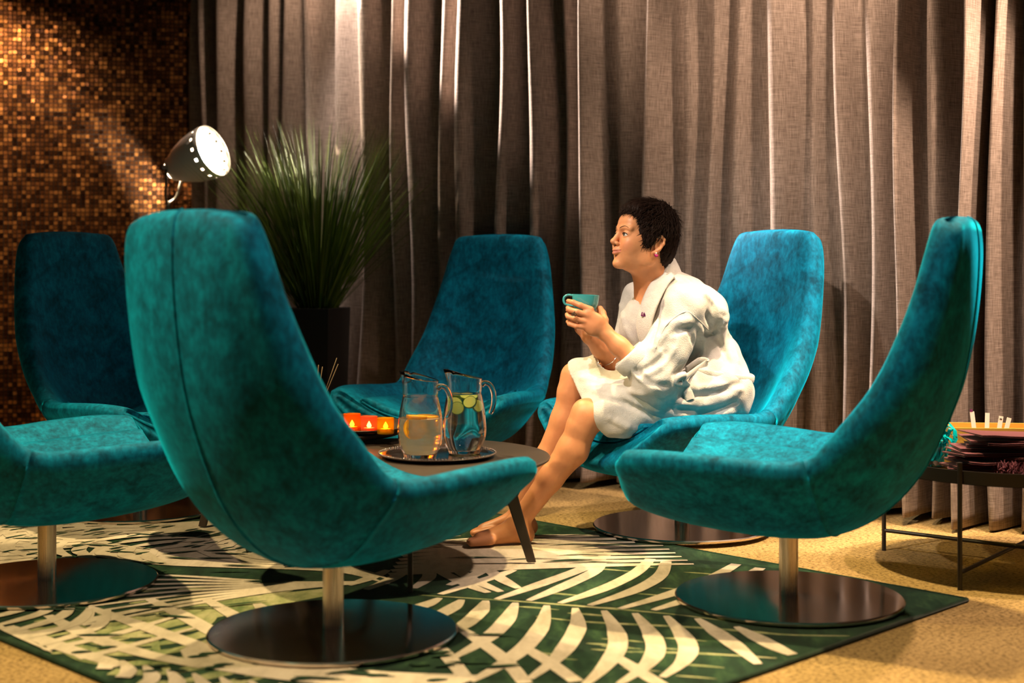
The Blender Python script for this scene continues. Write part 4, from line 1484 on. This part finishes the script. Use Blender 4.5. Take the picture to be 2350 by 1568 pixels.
    w = np.clip(1 - dl / 0.0022, 0, 1)[:, None] * 0.7
    T = T * (1 - w) + np.array((0.25, 0.06, 0.04)) * w
    paint((0.102, 0, -0.028), (0.014, 0.014, 0.012), (0.68, 0.26, 0.15), 0.5)
    parts.append((V, F)); tints.append(T)

    # ---- arms and hands (her left hand is the near one)
    cup_c = A3(P(1342, 694, 4.955)); cup_r = 0.048
    lsh = A3(P(1572, 705, 4.94)); lel = A3(P(1500, 872, 4.885)); lwr = A3(P(1387, 762, 4.895))
    rsh = A3(P(1470, 690, 5.27)); rel = A3(P(1436, 860, 5.16)); rwr = A3(P(1352, 772, 5.015))
    lo = np.minimum.reduce([lel, lwr, rel, rwr, cup_c]) - 0.10
    hi = np.maximum.reduce([lel, lwr, rel, rwr, cup_c]) + 0.10
    s = SDF(lo, hi, 0.0022)
    for (el, wr) in ((lel, lwr), (rel, rwr)):
        m1 = el * 0.72 + wr * 0.28
        m2 = el * 0.30 + wr * 0.70
        s.chain([el, m1, m2, wr], [0.042, 0.041, 0.031, 0.0255], 0.02, None)
    q = lambda x, y, d: A3(P(x, y, d))
    # near palm
    s.chain([lwr, q(1368, 741, 4.885), q(1350, 722, 4.882)], [0.0255, 0.0300, 0.0225], 0.012, ((0.15, 1, 0.1), 0.62))
    s.chain([lwr, q(1362, 752, 4.885), q(1340, 742, 4.885)], [0.0240, 0.0270, 0.0200], 0.014, ((0.15, 1, 0.1), 0.62))
    fing = [([q(1356, 711, 4.884), q(1332, 701, 4.884), q(1315, 694, 4.893), q(1304, 691, 4.912)], [0.0118, 0.0098, 0.0090, 0.0078]),
            ([q(1349, 724, 4.880), q(1324, 716, 4.874), q(1307, 711, 4.890), q(1303, 707, 4.915)], [0.0118, 0.0100, 0.0092, 0.0080]),
            ([q(1343, 738, 4.880), q(1320, 732, 4.874), q(1304, 727, 4.890), q(1301, 722, 4.915)], [0.0112, 0.0095, 0.0088, 0.0076]),
            ([q(1342, 751, 4.884), q(1322, 749, 4.878), q(1307, 744, 4.890), q(1304, 738, 4.910)], [0.0100, 0.0086, 0.0079, 0.0068])]
    for pts, rr in fing:
        s.chain(pts, rr, 0.0035)
    s.chain([q(1382, 752, 4.892), q(1386, 735, 4.900), q(1383, 719, 4.915), q(1378, 707, 4.925)], [0.0190, 0.0150, 0.0115, 0.0085], 0.007)
    # far palm, fingers round the other side of the cup
    s.chain([rwr, q(1349, 748, 5.02), q(1345, 728, 5.022)], [0.0240, 0.0280, 0.0215], 0.012, ((0.15, 1, 0.1), 0.62))
    s.chain([rwr, q(1336, 752, 5.02), q(1330, 738, 5.02)], [0.0230, 0.0250, 0.0190], 0.012, ((0.15, 1, 0.1), 0.62))
    for k, (y0, y1) in enumerate(((712, 700), (724, 714), (736, 727), (748, 741))):
        s.chain([q(1348 - 3 * k, y0, 5.022), q(1326, y0 - 6, 5.026), q(1309, y1, 5.005), q(1303, y1 - 2, 4.975)], [0.0112, 0.0095, 0.0088, 0.0076], 0.0035)
    s.chain([q(1362, 748, 5.005), q(1374, 730, 4.99), q(1378, 716, 4.975), q(1374, 707, 4.965)], [0.0170, 0.0135, 0.0105, 0.0080], 0.007)
    V, F = s.surface(2)
    T = np.repeat(np.array((0.58, 0.25, 0.12))[None], len(V), 0)
    for pts, rr in fing:                                            # warmer knuckles and fingertips
        for p in (pts[0], pts[1], pts[3]):
            w = np.clip(1 - np.linalg.norm(V - p, axis=1) / 0.016, 0, 1)[:, None] * 0.45
            T = T * (1 - w) + np.array((0.62, 0.21, 0.11)) * w
    parts.append((V, F)); tints.append(T)

    # ---- legs and feet
    lh = A3(P(1640, 905, 5.07)); lk = A3(P(1352, 952, 4.94)); la = A3(P(1188, 1176, 4.97))
    rh = A3(P(1640, 895, 5.27)); rk = A3(P(1326, 868, 5.10)); ra = A3(P(1196, 1140, 5.12))
    ra[2] = 0.095
    la[2] = 0.085
    pts = np.array([lh, lk, la, rh, rk, ra])
    lo = pts.min(0) - np.array((0.24, 0.13, 0.12)); hi = pts.max(0) + 0.13
    lo[2] = -0.01
    s = SDF(lo, hi, 0.0042)
    foot_dirs = (np.array((-0.95, -0.28, 0)), np.array((-0.97, -0.15, 0)))
    for (h_, k_, a_, fd) in ((lh, lk, la, foot_dirs[0]), (rh, rk, ra, foot_dirs[1])):
        fd = fd / np.linalg.norm(fd)
        s.chain([h_, h_ * .5 + k_ * .5, k_ + (h_ - k_) * 0.10], [0.088, 0.076, 0.060], 0.03)
        back = np.array((0.9, 0.1, -0.35)); back /= np.linalg.norm(back)
        c1 = k_ * .70 + a_ * .30 + back * 0.020
        c2 = k_ * .42 + a_ * .58 + back * 0.010
        s.chain([k_, k_ * .9 + a_ * .1], [0.056, 0.052], 0.02)
        s.chain([k_ * .94 + a_ * .06, c1, c2, a_], [0.050, 0.054, 0.043, 0.034], 0.02)
        s.ell(k_ + np.array((-0.022, -0.004, 0.012)), (0.036, 0.036, 0.040), None, 0.02)
        fz = 0.0170
        heel = np.array((a_[0], a_[1], fz + 0.026)) - fd * 0.030
        ball = np.array((a_[0], a_[1], fz + 0.020)) + fd * 0.135
        toe = ball + fd * 0.045 + np.array((0, 0, -0.006))
        s.chain([a_, heel], [0.036, 0.027], 0.02)
        s.chain([a_ + np.array((0, 0, -0.015)), ball], [0.036, 0.020], 0.025)
        s.chain([heel, ball], [0.026, 0.020], 0.02)
        sd = np.array((-fd[1], fd[0], 0))
        for q_, (o_, l_) in enumerate(((0.030, 0.040), (0.012, 0.044), (-0.003, 0.040), (-0.017, 0.034), (-0.030, 0.026))):
            s_ = 1 if fd is foot_dirs[0] else 1
            b_ = ball + sd * o_ * s_ * 1.0
            s.chain([b_ - fd * 0.03, b_ + fd * l_ + np.array((0, 0, -0.007))], [0.018, 0.0100 if q_ else 0.0125], 0.006)
    s.keep(lambda X: 0.0166 - X[..., 2])
    V, F = s.surface(3)
    T = np.repeat(np.array((0.60, 0.27, 0.13))[None], len(V), 0)
    for p in (lk, rk):
        w = np.clip(1 - np.linalg.norm(V - p, axis=1) / 0.08, 0, 1)[:, None] * 0.35
        T = T * (1 - w) + np.array((0.62, 0.23, 0.125)) * w
    parts.append((V, F)); tints.append(T)

    # ---- trunk and upper arms under the robe
    pel = A3(P(1640, 895, 5.17)); che = A3(P(1545, 735, 5.115))
    lo = np.minimum.reduce([pel, che, lsh, rsh, lel, rel, nb]) - 0.2; hi = np.maximum.reduce([pel, che, lsh, rsh, nb]) + 0.2
    s = SDF(lo, hi, 0.008)
    s.chain([pel, pel * .5 + che * .5, che], [0.125, 0.105, 0.115], 0.03)
    s.chain([lsh, che, rsh], [0.05, 0.08, 0.05], 0.03)
    s.chain([che, nb], [0.09, 0.05], 0.03)
    s.chain([lsh, lel], [0.050, 0.042], 0.02); s.chain([rsh, rel], [0.050, 0.042], 0.02)
    V, F = s.surface(1)
    parts.append((V, F)); tints.append(np.repeat(SK[None], len(V), 0))
    np_mesh('body', [(v - org, f) for v, f in parts], M['skin'], root, np.concatenate(tints))

    # ---- eyes, brows, lashes
    simple('eye_white', (0.75, 0.70, 0.64), 0.15); simple('iris', (0.10, 0.11, 0.085), 0.1); simple('pupil', (0.005, 0.005, 0.005), 0.05)
    rel_ = lambda p: Vector(p - org)
    for y in (-1, 1):
        c = hp(0.0690, 0.0310 * y, 0.0035)
        look = hp(0.0690 + 1, 0.031 * y + 0.02, 0.0035 + 0.0) - c; look /= np.linalg.norm(look)
        def orb(rad, cosmin, lift):
            u1 = np.cross(look, upv); u1 /= np.linalg.norm(u1); u2 = np.cross(u1, look)
            m = MB(); n = 24; rows = 12; th = math.acos(cosmin)
            Vv = []; Ff = []
            for i in range(rows + 1):
                a = th * i / rows
                for k in range(n):
                    b = 2 * math.pi * k / n
                    p = c + (look * math.cos(a) + (u1 * math.cos(b) + u2 * math.sin(b)) * math.sin(a)) * (rad + lift)
                    Vv.append(p - org)
            for i in range(rows):
                for k in range(n):
                    Ff.append((i * n + k, (i + 1) * n + k, (i + 1) * n + (k + 1) % n, i * n + (k + 1) % n))
            return m.add(Vv, Ff)
        e = orb(0.0155, -1.0, 0).build('eye', M['eye_white'], root)
        orb(0.0155, math.cos(0.42), 0.0003).build('iris', M['iris'], e)
        orb(0.0155, math.cos(0.19), 0.0005).build('pupil', M['pupil'], e)
        br = catmull([on_face(0.012 * y, 0.0235, .0002), on_face(0.021 * y, 0.0295, .0002), on_face(0.033 * y, 0.0325, .0002), on_face(0.047 * y, 0.0270, .0002)], 14) - org
        MB().tube(br, [0.0010, 0.0015] + [0.0017] * 6 + [0.0015, 0.0013, 0.0012, 0.001, 0.0008, 0.0005], 8).build('eyebrow', M['brow'], root)
        ls = catmull([on_face(0.0175 * y, 0.0030, .0006), on_face(0.024 * y, 0.0078, .001), on_face(0.033 * y, 0.0088, .0014), on_face(0.041 * y, 0.0066, .0014), on_face(0.0475 * y, 0.0035, .001)], 14) - org
        MB().tube(ls, [0.0005] + [0.0013] * 11 + [0.0010, 0.0005], 6).build('eyelash', M['hair_dark'], root)

    # ---- hair: a sculpted cap with loose tufts
    s = SDF(hc - 0.19, hc + 0.19, 0.0035)
    E = lambda c, r, k=0.012, sub=False: s.ell(hp(*c), r, HR, k, sub)
    E((-0.006, 0, 0.054), (0.100, 0.084, 0.100), 0.0)
    E((-0.052, 0, -0.008), (0.056, 0.066, 0.084), 0.03)
    E((0.036, 0, 0.096), (0.058, 0.062, 0.036), 0.03)
    for y in (-1, 1): E((0.022, 0.066 * y, 0.022), (0.030, 0.014, 0.046), 0.02)
    E((0.086, 0, -0.030), (0.068, 0.062, 0.100), 0.006, True)          # face opening
    E((0.060, 0, -0.090), (0.085, 0.120, 0.070), 0.006, True)
    for y in (-1, 1): E((-0.004, 0.085 * y, -0.018), (0.026, 0.034, 0.034), 0.006, True)
    E((0.010, 0, -0.150), (0.12, 0.12, 0.075), 0.01, True)
    def wob(X):
        p = (X - hc) @ HR.T
        az = np.arctan2(p[..., 1], p[..., 0])
        return 0.0022 * np.sin(az * 34 + p[..., 2] * 60) + 0.0016 * np.sin(az * 71 - p[..., 2] * 90)
    s.warp(wob)
    V, F = s.surface(1)
    hair = np_mesh('hair', [(V - org, F)], M['hair_dark'], root)
    tuft = MB()
    Lh = loc(V)
    cen = np.array((-0.015, 0, 0.03))
    nrm_ = Lh - cen; nrm_ /= np.linalg.norm(nrm_, axis=1, keepdims=True)
    good = np.where((np.linalg.norm(Lh - cen, axis=1) > 0.07) & ~((Lh[:, 0] > 0.035) & (Lh[:, 2] < 0.045)))[0]
    pick = rng.choice(good, 6500)
    crown = np.array((-0.055, 0.01, 0.125))
    for i in pick:
        p = Lh[i]; nn = nrm_[i]
        fl = p - crown; fl = fl - nn * (fl @ nn); fl /= np.linalg.norm(fl) + 1e-6
        fl = fl + rng.normal(0, 0.22, 3)
        ln = rng.uniform(0.020, 0.042)
        if p[0] > 0.04 or (p[2] < -0.02): ln *= 0.6
        d1 = fl * 0.9 + nn * rng.uniform(0.05, 0.34); d1 /= np.linalg.norm(d1)
        d2 = fl * 1.0 - nn * 0.15; d2 /= np.linalg.norm(d2)
        sd = np.cross(nn, fl); sd /= np.linalg.norm(sd) + 1e-6
        w = rng.uniform(0.0005, 0.0011)
        b0 = p - nn * 0.003; b1 = b0 + d1 * ln * .55; b2 = b1 + d2 * ln * .45
        W = lambda l: hp(*l) - org
        tuft.add([W(b0 - sd * w), W(b0 + sd * w), W(b1 - sd * w * .8), W(b1 + nn * w * .8), W(b1 + sd * w * .8), W(b2)], [(0, 1, 4, 3), (0, 3, 2, 2)[:3], (2, 3, 5), (3, 4, 5)])
    o = tuft.build('loose_tufts', M['hair_dark'], hair); o['kind'] = 'stuff'

    # ---- robe: a hollow shell around trunk, sleeves and lap
    cuff_l = lel * 0.46 + lwr * 0.54
    cuff_r = rel * 0.62 + rwr * 0.38
    pel2 = A3(P(1648, 900, 5.17))
    lo = np.array((0.10, 4.68, 0.30)); hi = np.array((0.98, 5.50, 1.06))
    s = SDF(lo, hi, 0.0046)
    wst = A3(P(1622, 838, 5.16)); che2 = A3(P(1552, 742, 5.12))
    s.chain([A3(P(1652, 905, 5.09)), A3(P(1652, 905, 5.26))], [0.108, 0.108], 0.03)
    s.chain([pel2, wst, che2], [0.118, 0.122, 0.120], 0.05)
    s.chain([A3(P(1600, 725, 5.06)), A3(P(1590, 725, 5.22))], [0.112, 0.112], 0.05)                   # upper back
    s.chain([lsh + np.array((0.005, 0.03, -0.005)), A3(P(1545, 690, 5.13)), rsh + np.array((0, -0.02, -0.008))], [0.072, 0.092, 0.066], 0.04)
    s.chain([A3(P(1530, 665, 5.12)), A3(P(1560, 690, 5.13))], [0.068, 0.090], 0.04)
    s.chain([A3(P(1480, 745, 5.12)), A3(P(1520, 830, 5.13))], [0.095, 0.100], 0.06)                    # front of the chest
    # sleeves
    s.chain([lsh, lsh * .45 + lel * .55, lel + np.array((0.006, 0, 0)), cuff_l], [0.078, 0.074, 0.071, 0.053], 0.035)
    s.chain([rsh, rel, cuff_r], [0.072, 0.066, 0.050], 0.03)
    # lap
    hem_l = lk + (lh - lk) * 0.13; hem_r = rk + (rh - rk) * 0.02
    s.chain([lh + np.array((0, 0, 0.012)), lh * .45 + hem_l * .55 + np.array((0, 0, 0.012)), hem_l], [0.122, 0.104, 0.082], 0.05)
    s.chain([rh, rh * .5 + hem_r * .5, hem_r], [0.120, 0.094, 0.076], 0.05)
    mid_h = (hem_l + hem_r) / 2; mid_b = (lh + rh) / 2
    s.chain([mid_b, mid_h], [0.10, 0.070], 0.05)
    s.chain([lh + np.array((-0.06, -0.01, -0.05)), A3(P(1430, 975, 4.93))], [0.055, 0.045], 0.05)      # cloth hanging on the near thigh
    # folds: gentle drapes, then single ridges and creases laid on the cloth
    def folds(X):
        d = 0.0022 * np.sin(X[..., 0] * 40 - X[..., 2] * 55 + X[..., 1] * 18)
        d += 0.0016 * np.sin(X[..., 0] * 75 + X[..., 2] * 48 + 2 * np.sin(X[..., 1] * 14))
        return d
    s.warp(folds)
    def hit(px, py):
        """depth at which the view ray first meets the cloth"""
        for d in np.arange(4.70, 5.45, 0.004):
            i_ = np.round((A3(P(px, py, d)) - s.lo) / s.h).astype(int)
            if np.all(i_ >= 0) and np.all(i_ < s.n) and s.f[i_[0], i_[1], i_[2]] < 0: return d
        return None
    def ridge(pl, r, sub=False, k=0.016, sink=0.0):
        c = catmull(pl, 4 * len(pl))
        q_ = []
        for x, y in c:
            d = hit(x, y)
            if d is not None: q_.append(A3(P(x, y, d + sink)))
        for a_, b_ in zip(q_[:-1], q_[1:]):
            if np.linalg.norm(a_ - b_) < 0.07: s.cone(a_, b_, r, r, k, sub)
    RID = [([(1335, 868), (1410, 890), (1480, 905)], .004), ([(1550, 925), (1620, 928), (1692, 900)], .006), ([(1530, 950), (1610, 958), (1685, 945)], .005),
           ([(1590, 895), (1650, 885), (1702, 895)], .006), ([(1500, 800), (1525, 752), (1580, 735)], .006), ([(1600, 745), (1615, 800), (1560, 866)], .006),
           ([(1470, 866), (1512, 846), (1545, 800)], .006), ([(1448, 836), (1470, 868), (1510, 888)], .005), ([(1640, 712), (1672, 770), (1692, 830)], .005),
           ([(1648, 708), (1662, 722), (1660, 738)], .010), ([(1420, 900), (1480, 935), (1540, 945)], .004), ([(1400, 960), (1460, 985), (1540, 978)], .005),
           ([(1590, 870), (1600, 930), (1580, 960)], .004), ([(1570, 640), (1620, 680), (1650, 715)], .004), ([(1425, 700), (1440, 760), (1470, 800)], .004)]
    VAL = [([(1560, 938), (1630, 944), (1690, 925)], .005), ([(1560, 908), (1630, 904), (1698, 880)], .005), ([(1520, 800), (1545, 765), (1590, 752)], .005),
           ([(1585, 760), (1592, 810), (1545, 862)], .006), ([(1480, 850), (1520, 822), (1545, 780)], .005), ([(1460, 850), (1490, 880), (1530, 886)], .004),
           ([(1620, 720), (1650, 780), (1672, 832)], .005), ([(1360, 905), (1430, 925), (1500, 955)], .004), ([(1520, 700), (1508, 740), (1495, 790)], .005),
           ([(1620, 765), (1640, 768), (1652, 740)], .004)]
    for pl, r in RID: ridge(pl, r, sink=0.004)
    for pl, r in VAL: ridge(pl, r, True)
    outer = s.f.copy()
    s.f = np.maximum(outer, -(outer + 0.013))
    def cut_plane(p, n): # removes the side the normal points to, near p
        p = np.array(p); n = np.array(n) / np.linalg.norm(n)
        return p, n
    def openings(X):
        d = np.full(X.shape[:3], -1.0)
        # cuffs
        for c, e, rad in ((cuff_l, lel, 0.085), (cuff_r, rel, 0.068)):
            n = (c - e) / np.linalg.norm(c - e)
            n = n + np.array((0, 0, 0.10))
            near = np.linalg.norm(X - c, axis=-1) < rad
            d = np.where(near, np.maximum(d, (X - c) @ n), d)
        # hem over the knees: slanted from the far knee down to the near thigh
        n = np.array((-0.76, 0.30, -0.62)); n /= np.linalg.norm(n)
        hp0 = A3(P(1336, 950, 4.88))
        low = X[..., 2] < 0.66
        low &= (X[..., 0] < 0.47)
        d = np.where(low, np.maximum(d, (X - hp0) @ n), d)
        # V neck: wedge in front of the neck
        vb = A3(P(1464, 700, 5.06))                                       # bottom of the V
        f2 = np.array((-0.93, -0.36, 0.0)); l2 = np.array((0.36, -0.93, 0.0))
        q_ = X - vb
        z = q_[..., 2]; side = q_ @ l2
        wedge = np.maximum.reduce([np.abs(side - 0.02 * 0) - (0.004 + 0.46 * np.maximum(z, 0)), -(q_ @ f2) - 0.055 - 0.35 * np.maximum(z, 0), -z])
        d = np.maximum(d, -wedge)
        # round neck hole
        nn = np.linalg.norm((X - (nb + np.array((0.004, 0, 0.0))))[..., :2], axis=-1) - 0.056
        d = np.maximum(d, -np.maximum(nn, -(X[..., 2] - (nb[2] - 0.015))))
        return d
    s.keep(openings)
    V, F = s.surface(2)
    robe = np_mesh('bathrobe', [(V - org, F)], M['terry'], root)

    # shawl collar: a thick folded band round the neck and down to the belt
    def band(name, pts, width, thick, nrmf, parent, mat=M['terry']):
        c = catmull(pts, 40)
        Vv = []; n = 12
        for i, p in enumerate(c):
            t = c[min(i + 1, 39)] - c[max(i - 1, 0)]; t /= np.linalg.norm(t)
            w_ = nrmf(i / 39); w_ = w_ - t * (w_ @ t); w_ /= np.linalg.norm(w_)
            o_ = np.cross(t, w_)
            ww = width(i / 39) if callable(width) else width
            for k in range(n):
                a = 2 * math.pi * k / n
                ca, sa = math.cos(a), math.sin(a)
                ca = math.copysign(abs(ca) ** 0.6, ca)
                Vv.append(p + w_ * ca * ww / 2 + o_ * sa * thick / 2 - org)
        Ff = []
        for i in range(39):
            for k in range(n): Ff.append((i * n + k, i * n + (k + 1) % n, (i + 1) * n + (k + 1) % n, (i + 1) * n + k))
        Ff.append(tuple(range(n - 1, -1, -1))); Ff.append(tuple(39 * n + k for k in range(n)))
        return MB().add(Vv, Ff).build(name, mat, parent)
    col = [A3(P(1490, 800, 4.995)), A3(P(1478, 752, 4.985)), A3(P(1490, 700, 4.995)), A3(P(1513, 652, 5.025)), A3(P(1545, 618, 5.08)), A3(P(1550, 616, 5.15)), A3(P(1512, 648, 5.205)), A3(P(1470, 685, 5.195)), A3(P(1457, 725, 5.13)), A3(P(1468, 765, 5.05))]
    def colw(u):
        if u < 0.40: return np.array((0.75, -0.45, 0.12)) 
        if u < 0.6: return np.array((0.35, 0.0, -0.75))
        return np.array((-0.3, 0.75, -0.25))
    band('shawl_collar', col, lambda u: 0.050 + 0.030 * math.sin(math.pi * u), 0.020, colw, robe)
    # belt round the waist, knot and hanging ends
    bc = A3(P(1622, 852, 5.15)); bn = np.array((0.16, 0.0, 0.987))
    e1 = np.array((-0.987, 0, 0.16)); e2 = np.array((0, -1, 0))
    ring = []
    for a in np.linspace(0, 2 * math.pi, 33):
        dr_ = e1 * math.cos(a) + e2 * math.sin(a)
        r_ = 0.05
        while r_ < 0.26:
            i_ = np.round((bc + dr_ * r_ - s.lo) / s.h).astype(int)
            if np.any(i_ < 0) or np.any(i_ >= s.n) or outer[i_[0], i_[1], i_[2]] > 0: break
            r_ += 0.003
        ring.append(r_)
    ring = np.minimum(np.array(ring), 0.18)
    for _ in range(2): ring[:-1] = (np.roll(ring[:-1], 1) + ring[:-1] * 2 + np.roll(ring[:-1], -1)) / 4; ring[-1] = ring[0]
    ring = [bc + (e1 * math.cos(a) + e2 * math.sin(a)) * (r_ + 0.001) for a, r_ in zip(np.linspace(0, 2 * math.pi, 33), ring)]
    belt = band('belt', ring, 0.030, 0.012, lambda u: bn, robe)
    def on(px, py, lift=0.006):
        for d in np.arange(4.70, 5.45, 0.002):
            i_ = np.round((A3(P(px, py, d)) - s.lo) / s.h).astype(int)
            if np.all(i_ >= 0) and np.all(i_ < s.n) and outer[i_[0], i_[1], i_[2]] < 0: return A3(P(px, py, d - lift))
        return A3(P(px, py, 5.0))
    k0 = on(1557, 868, 0.010)
    MB().tube(catmull([k0 + np.array((0.022, -0.004, 0.012)) - org, k0 + np.array((0, -0.014, 0.006)) - org, k0 + np.array((-0.012, -0.010, -0.012)) - org, k0 + np.array((0.008, -0.002, -0.02)) - org], 12), 0.012, 10).build('belt_knot', M['terry'], belt)
    band('belt_end', [k0 + np.array((0, -0.010, -0.004)), on(1572, 884), on(1578, 900), on(1584, 918)], 0.036, 0.009, lambda u: np.array((1.0, 0.15, 0.12)), belt)
    band('belt_loop', [k0 + np.array((0.02, -0.008, 0.0)), on(1595, 850, .010), on(1622, 832, .012), on(1604, 828, .014), on(1575, 848, .012)], 0.024, 0.009, lambda u: np.array((0.2, -0.2, 0.95)), belt)
    for pl in ([(1505, 800), (1528, 748), (1572, 716), (1600, 732), (1636, 768)],):      # raised armhole seam
        MB().tube([Vector(on(x, y, 0.0005) - org) for x, y in catmull(pl, 22)], 0.0018, 8).build('armhole_seam', M['terry'], robe)
    # cuff folded back
    ax = (cuff_l - lel) / np.linalg.norm(cuff_l - lel)
    u1 = np.cross(ax, np.array((0, 0, 1.0))); u1 /= np.linalg.norm(u1); u2 = np.cross(ax, u1)
    ringc = [cuff_l - ax * 0.026 + (u1 * math.cos(a) + u2 * math.sin(a)) * 0.0585 for a in np.linspace(0, 2 * math.pi, 25)]
    band('cuff', ringc, 0.050, 0.013, lambda u: ax, robe)
    # small purple embroidery on the lapel
    for k, (x, y, r_) in enumerate(((1473, 721, 0.25), (1479, 722, -0.3), (1476, 724, 1.2))):
        p = A3(P(x, y, 4.978))
        MB().box(Vector(p - org), (0.004, 0.004, 0.014), Matrix.Rotation(r_, 3, 'Y')).build('embroidery', M['purple_thread'], robe, smooth=False)

    # ---- jewellery
    er = hp(0.002, 0.078, -0.049)
    ear = MB().tube([Vector(hp(0.002, 0.0785, -0.040) - org), Vector(hp(0.002, 0.0795, -0.046) - org)], 0.0028, 10).build('earring', simple('pearl', (0.85, 0.82, 0.78), 0.2), root)
    V = []; F = []
    for i in range(9):
        a = math.pi * i / 8
        for dz in (0.0, 1.0):
            V.append(hp(0.001 - 0.0075 * math.cos(a) * (1 if dz == 0 else .7), 0.080, -0.047 - (0.010 * math.sin(a)) * dz) - org)
    for i in range(8): F.append((2 * i, 2 * i + 1, 2 * i + 3, 2 * i + 2))
    dr = mesh('drop', V, F, M['magenta'], ear); dr.modifiers.new('thick', 'SOLIDIFY').thickness = 0.003
    rp = A3(P(1317, 721, 4.858))
    ringo = MB()
    for k in range(14):
        a = k * 2.4; r_ = 0.0024 * math.sqrt(k)
        c = rp - org + np.array((math.cos(a) * r_, -0.004 + r_ * .3, math.sin(a) * r_))
        t = 0.0027
        ringo.add([c + np.array(v) * t for v in ((1, 0, 0), (-1, 0, 0), (0, 1, 0), (0, -1, 0), (0, 0, 1), (0, 0, -1))],
                  [(0, 2, 4), (2, 1, 4), (1, 3, 4), (3, 0, 4), (2, 0, 5), (1, 2, 5), (3, 1, 5), (0, 3, 5)])
    ro = ringo.build('ring', M['dark_gem'], root)
    ro['label'] = 'dark beaded ring on the near hand'
    ax = (rwr - rel) / np.linalg.norm(rwr - rel)
    u1 = np.cross(ax, np.array((0, 0, 1.0))); u1 /= np.linalg.norm(u1); u2 = np.cross(ax, u1)
    bc_ = rel * 0.50 + rwr * 0.50
    MB().tube([Vector(bc_ + (u1 * math.cos(a) + u2 * math.sin(a)) * 0.0415 - org) for a in np.linspace(0, 2 * math.pi, 30)], 0.0012, 6).build('bracelet', M['silver'], root)
    tag(root, 'woman in a white bathrobe sitting barefoot, holding a teal cup and looking left', 'person')

    # ---- cup she holds
    cup = empty('cup', Vector((cup_c[0], cup_c[1], 0.818)))
    cup.rotation_euler = (0, math.radians(3), 0)
    prof = [(0.0, 0.0), (0.020, 0.0), (0.022, 0.004), (0.032, 0.010), (0.041, 0.022), (0.0455, 0.038), (0.0470, 0.058), (0.0475, 0.066), (0.0455, 0.066), (0.0445, 0.056), (0.042, 0.036), (0.036, 0.020), (0.022, 0.009), (0.0, 0.008)]
    MB().lathe(prof, 56).build('bowl', M['cup_teal'], cup, angle=60)
    hd = catmull([(-0.044, 0, 0.060), (-0.060, 0, 0.062), (-0.073, 0, 0.055), (-0.076, 0, 0.042), (-0.070, 0, 0.030), (-0.056, 0, 0.026), (-0.040, 0, 0.026)], 22)
    MB().tube(hd, 0.0042, 10).build('handle', M['cup_teal'], cup)
    tag(cup, 'glossy teal ceramic cup held in the woman’s hands', 'cup')
make_person()
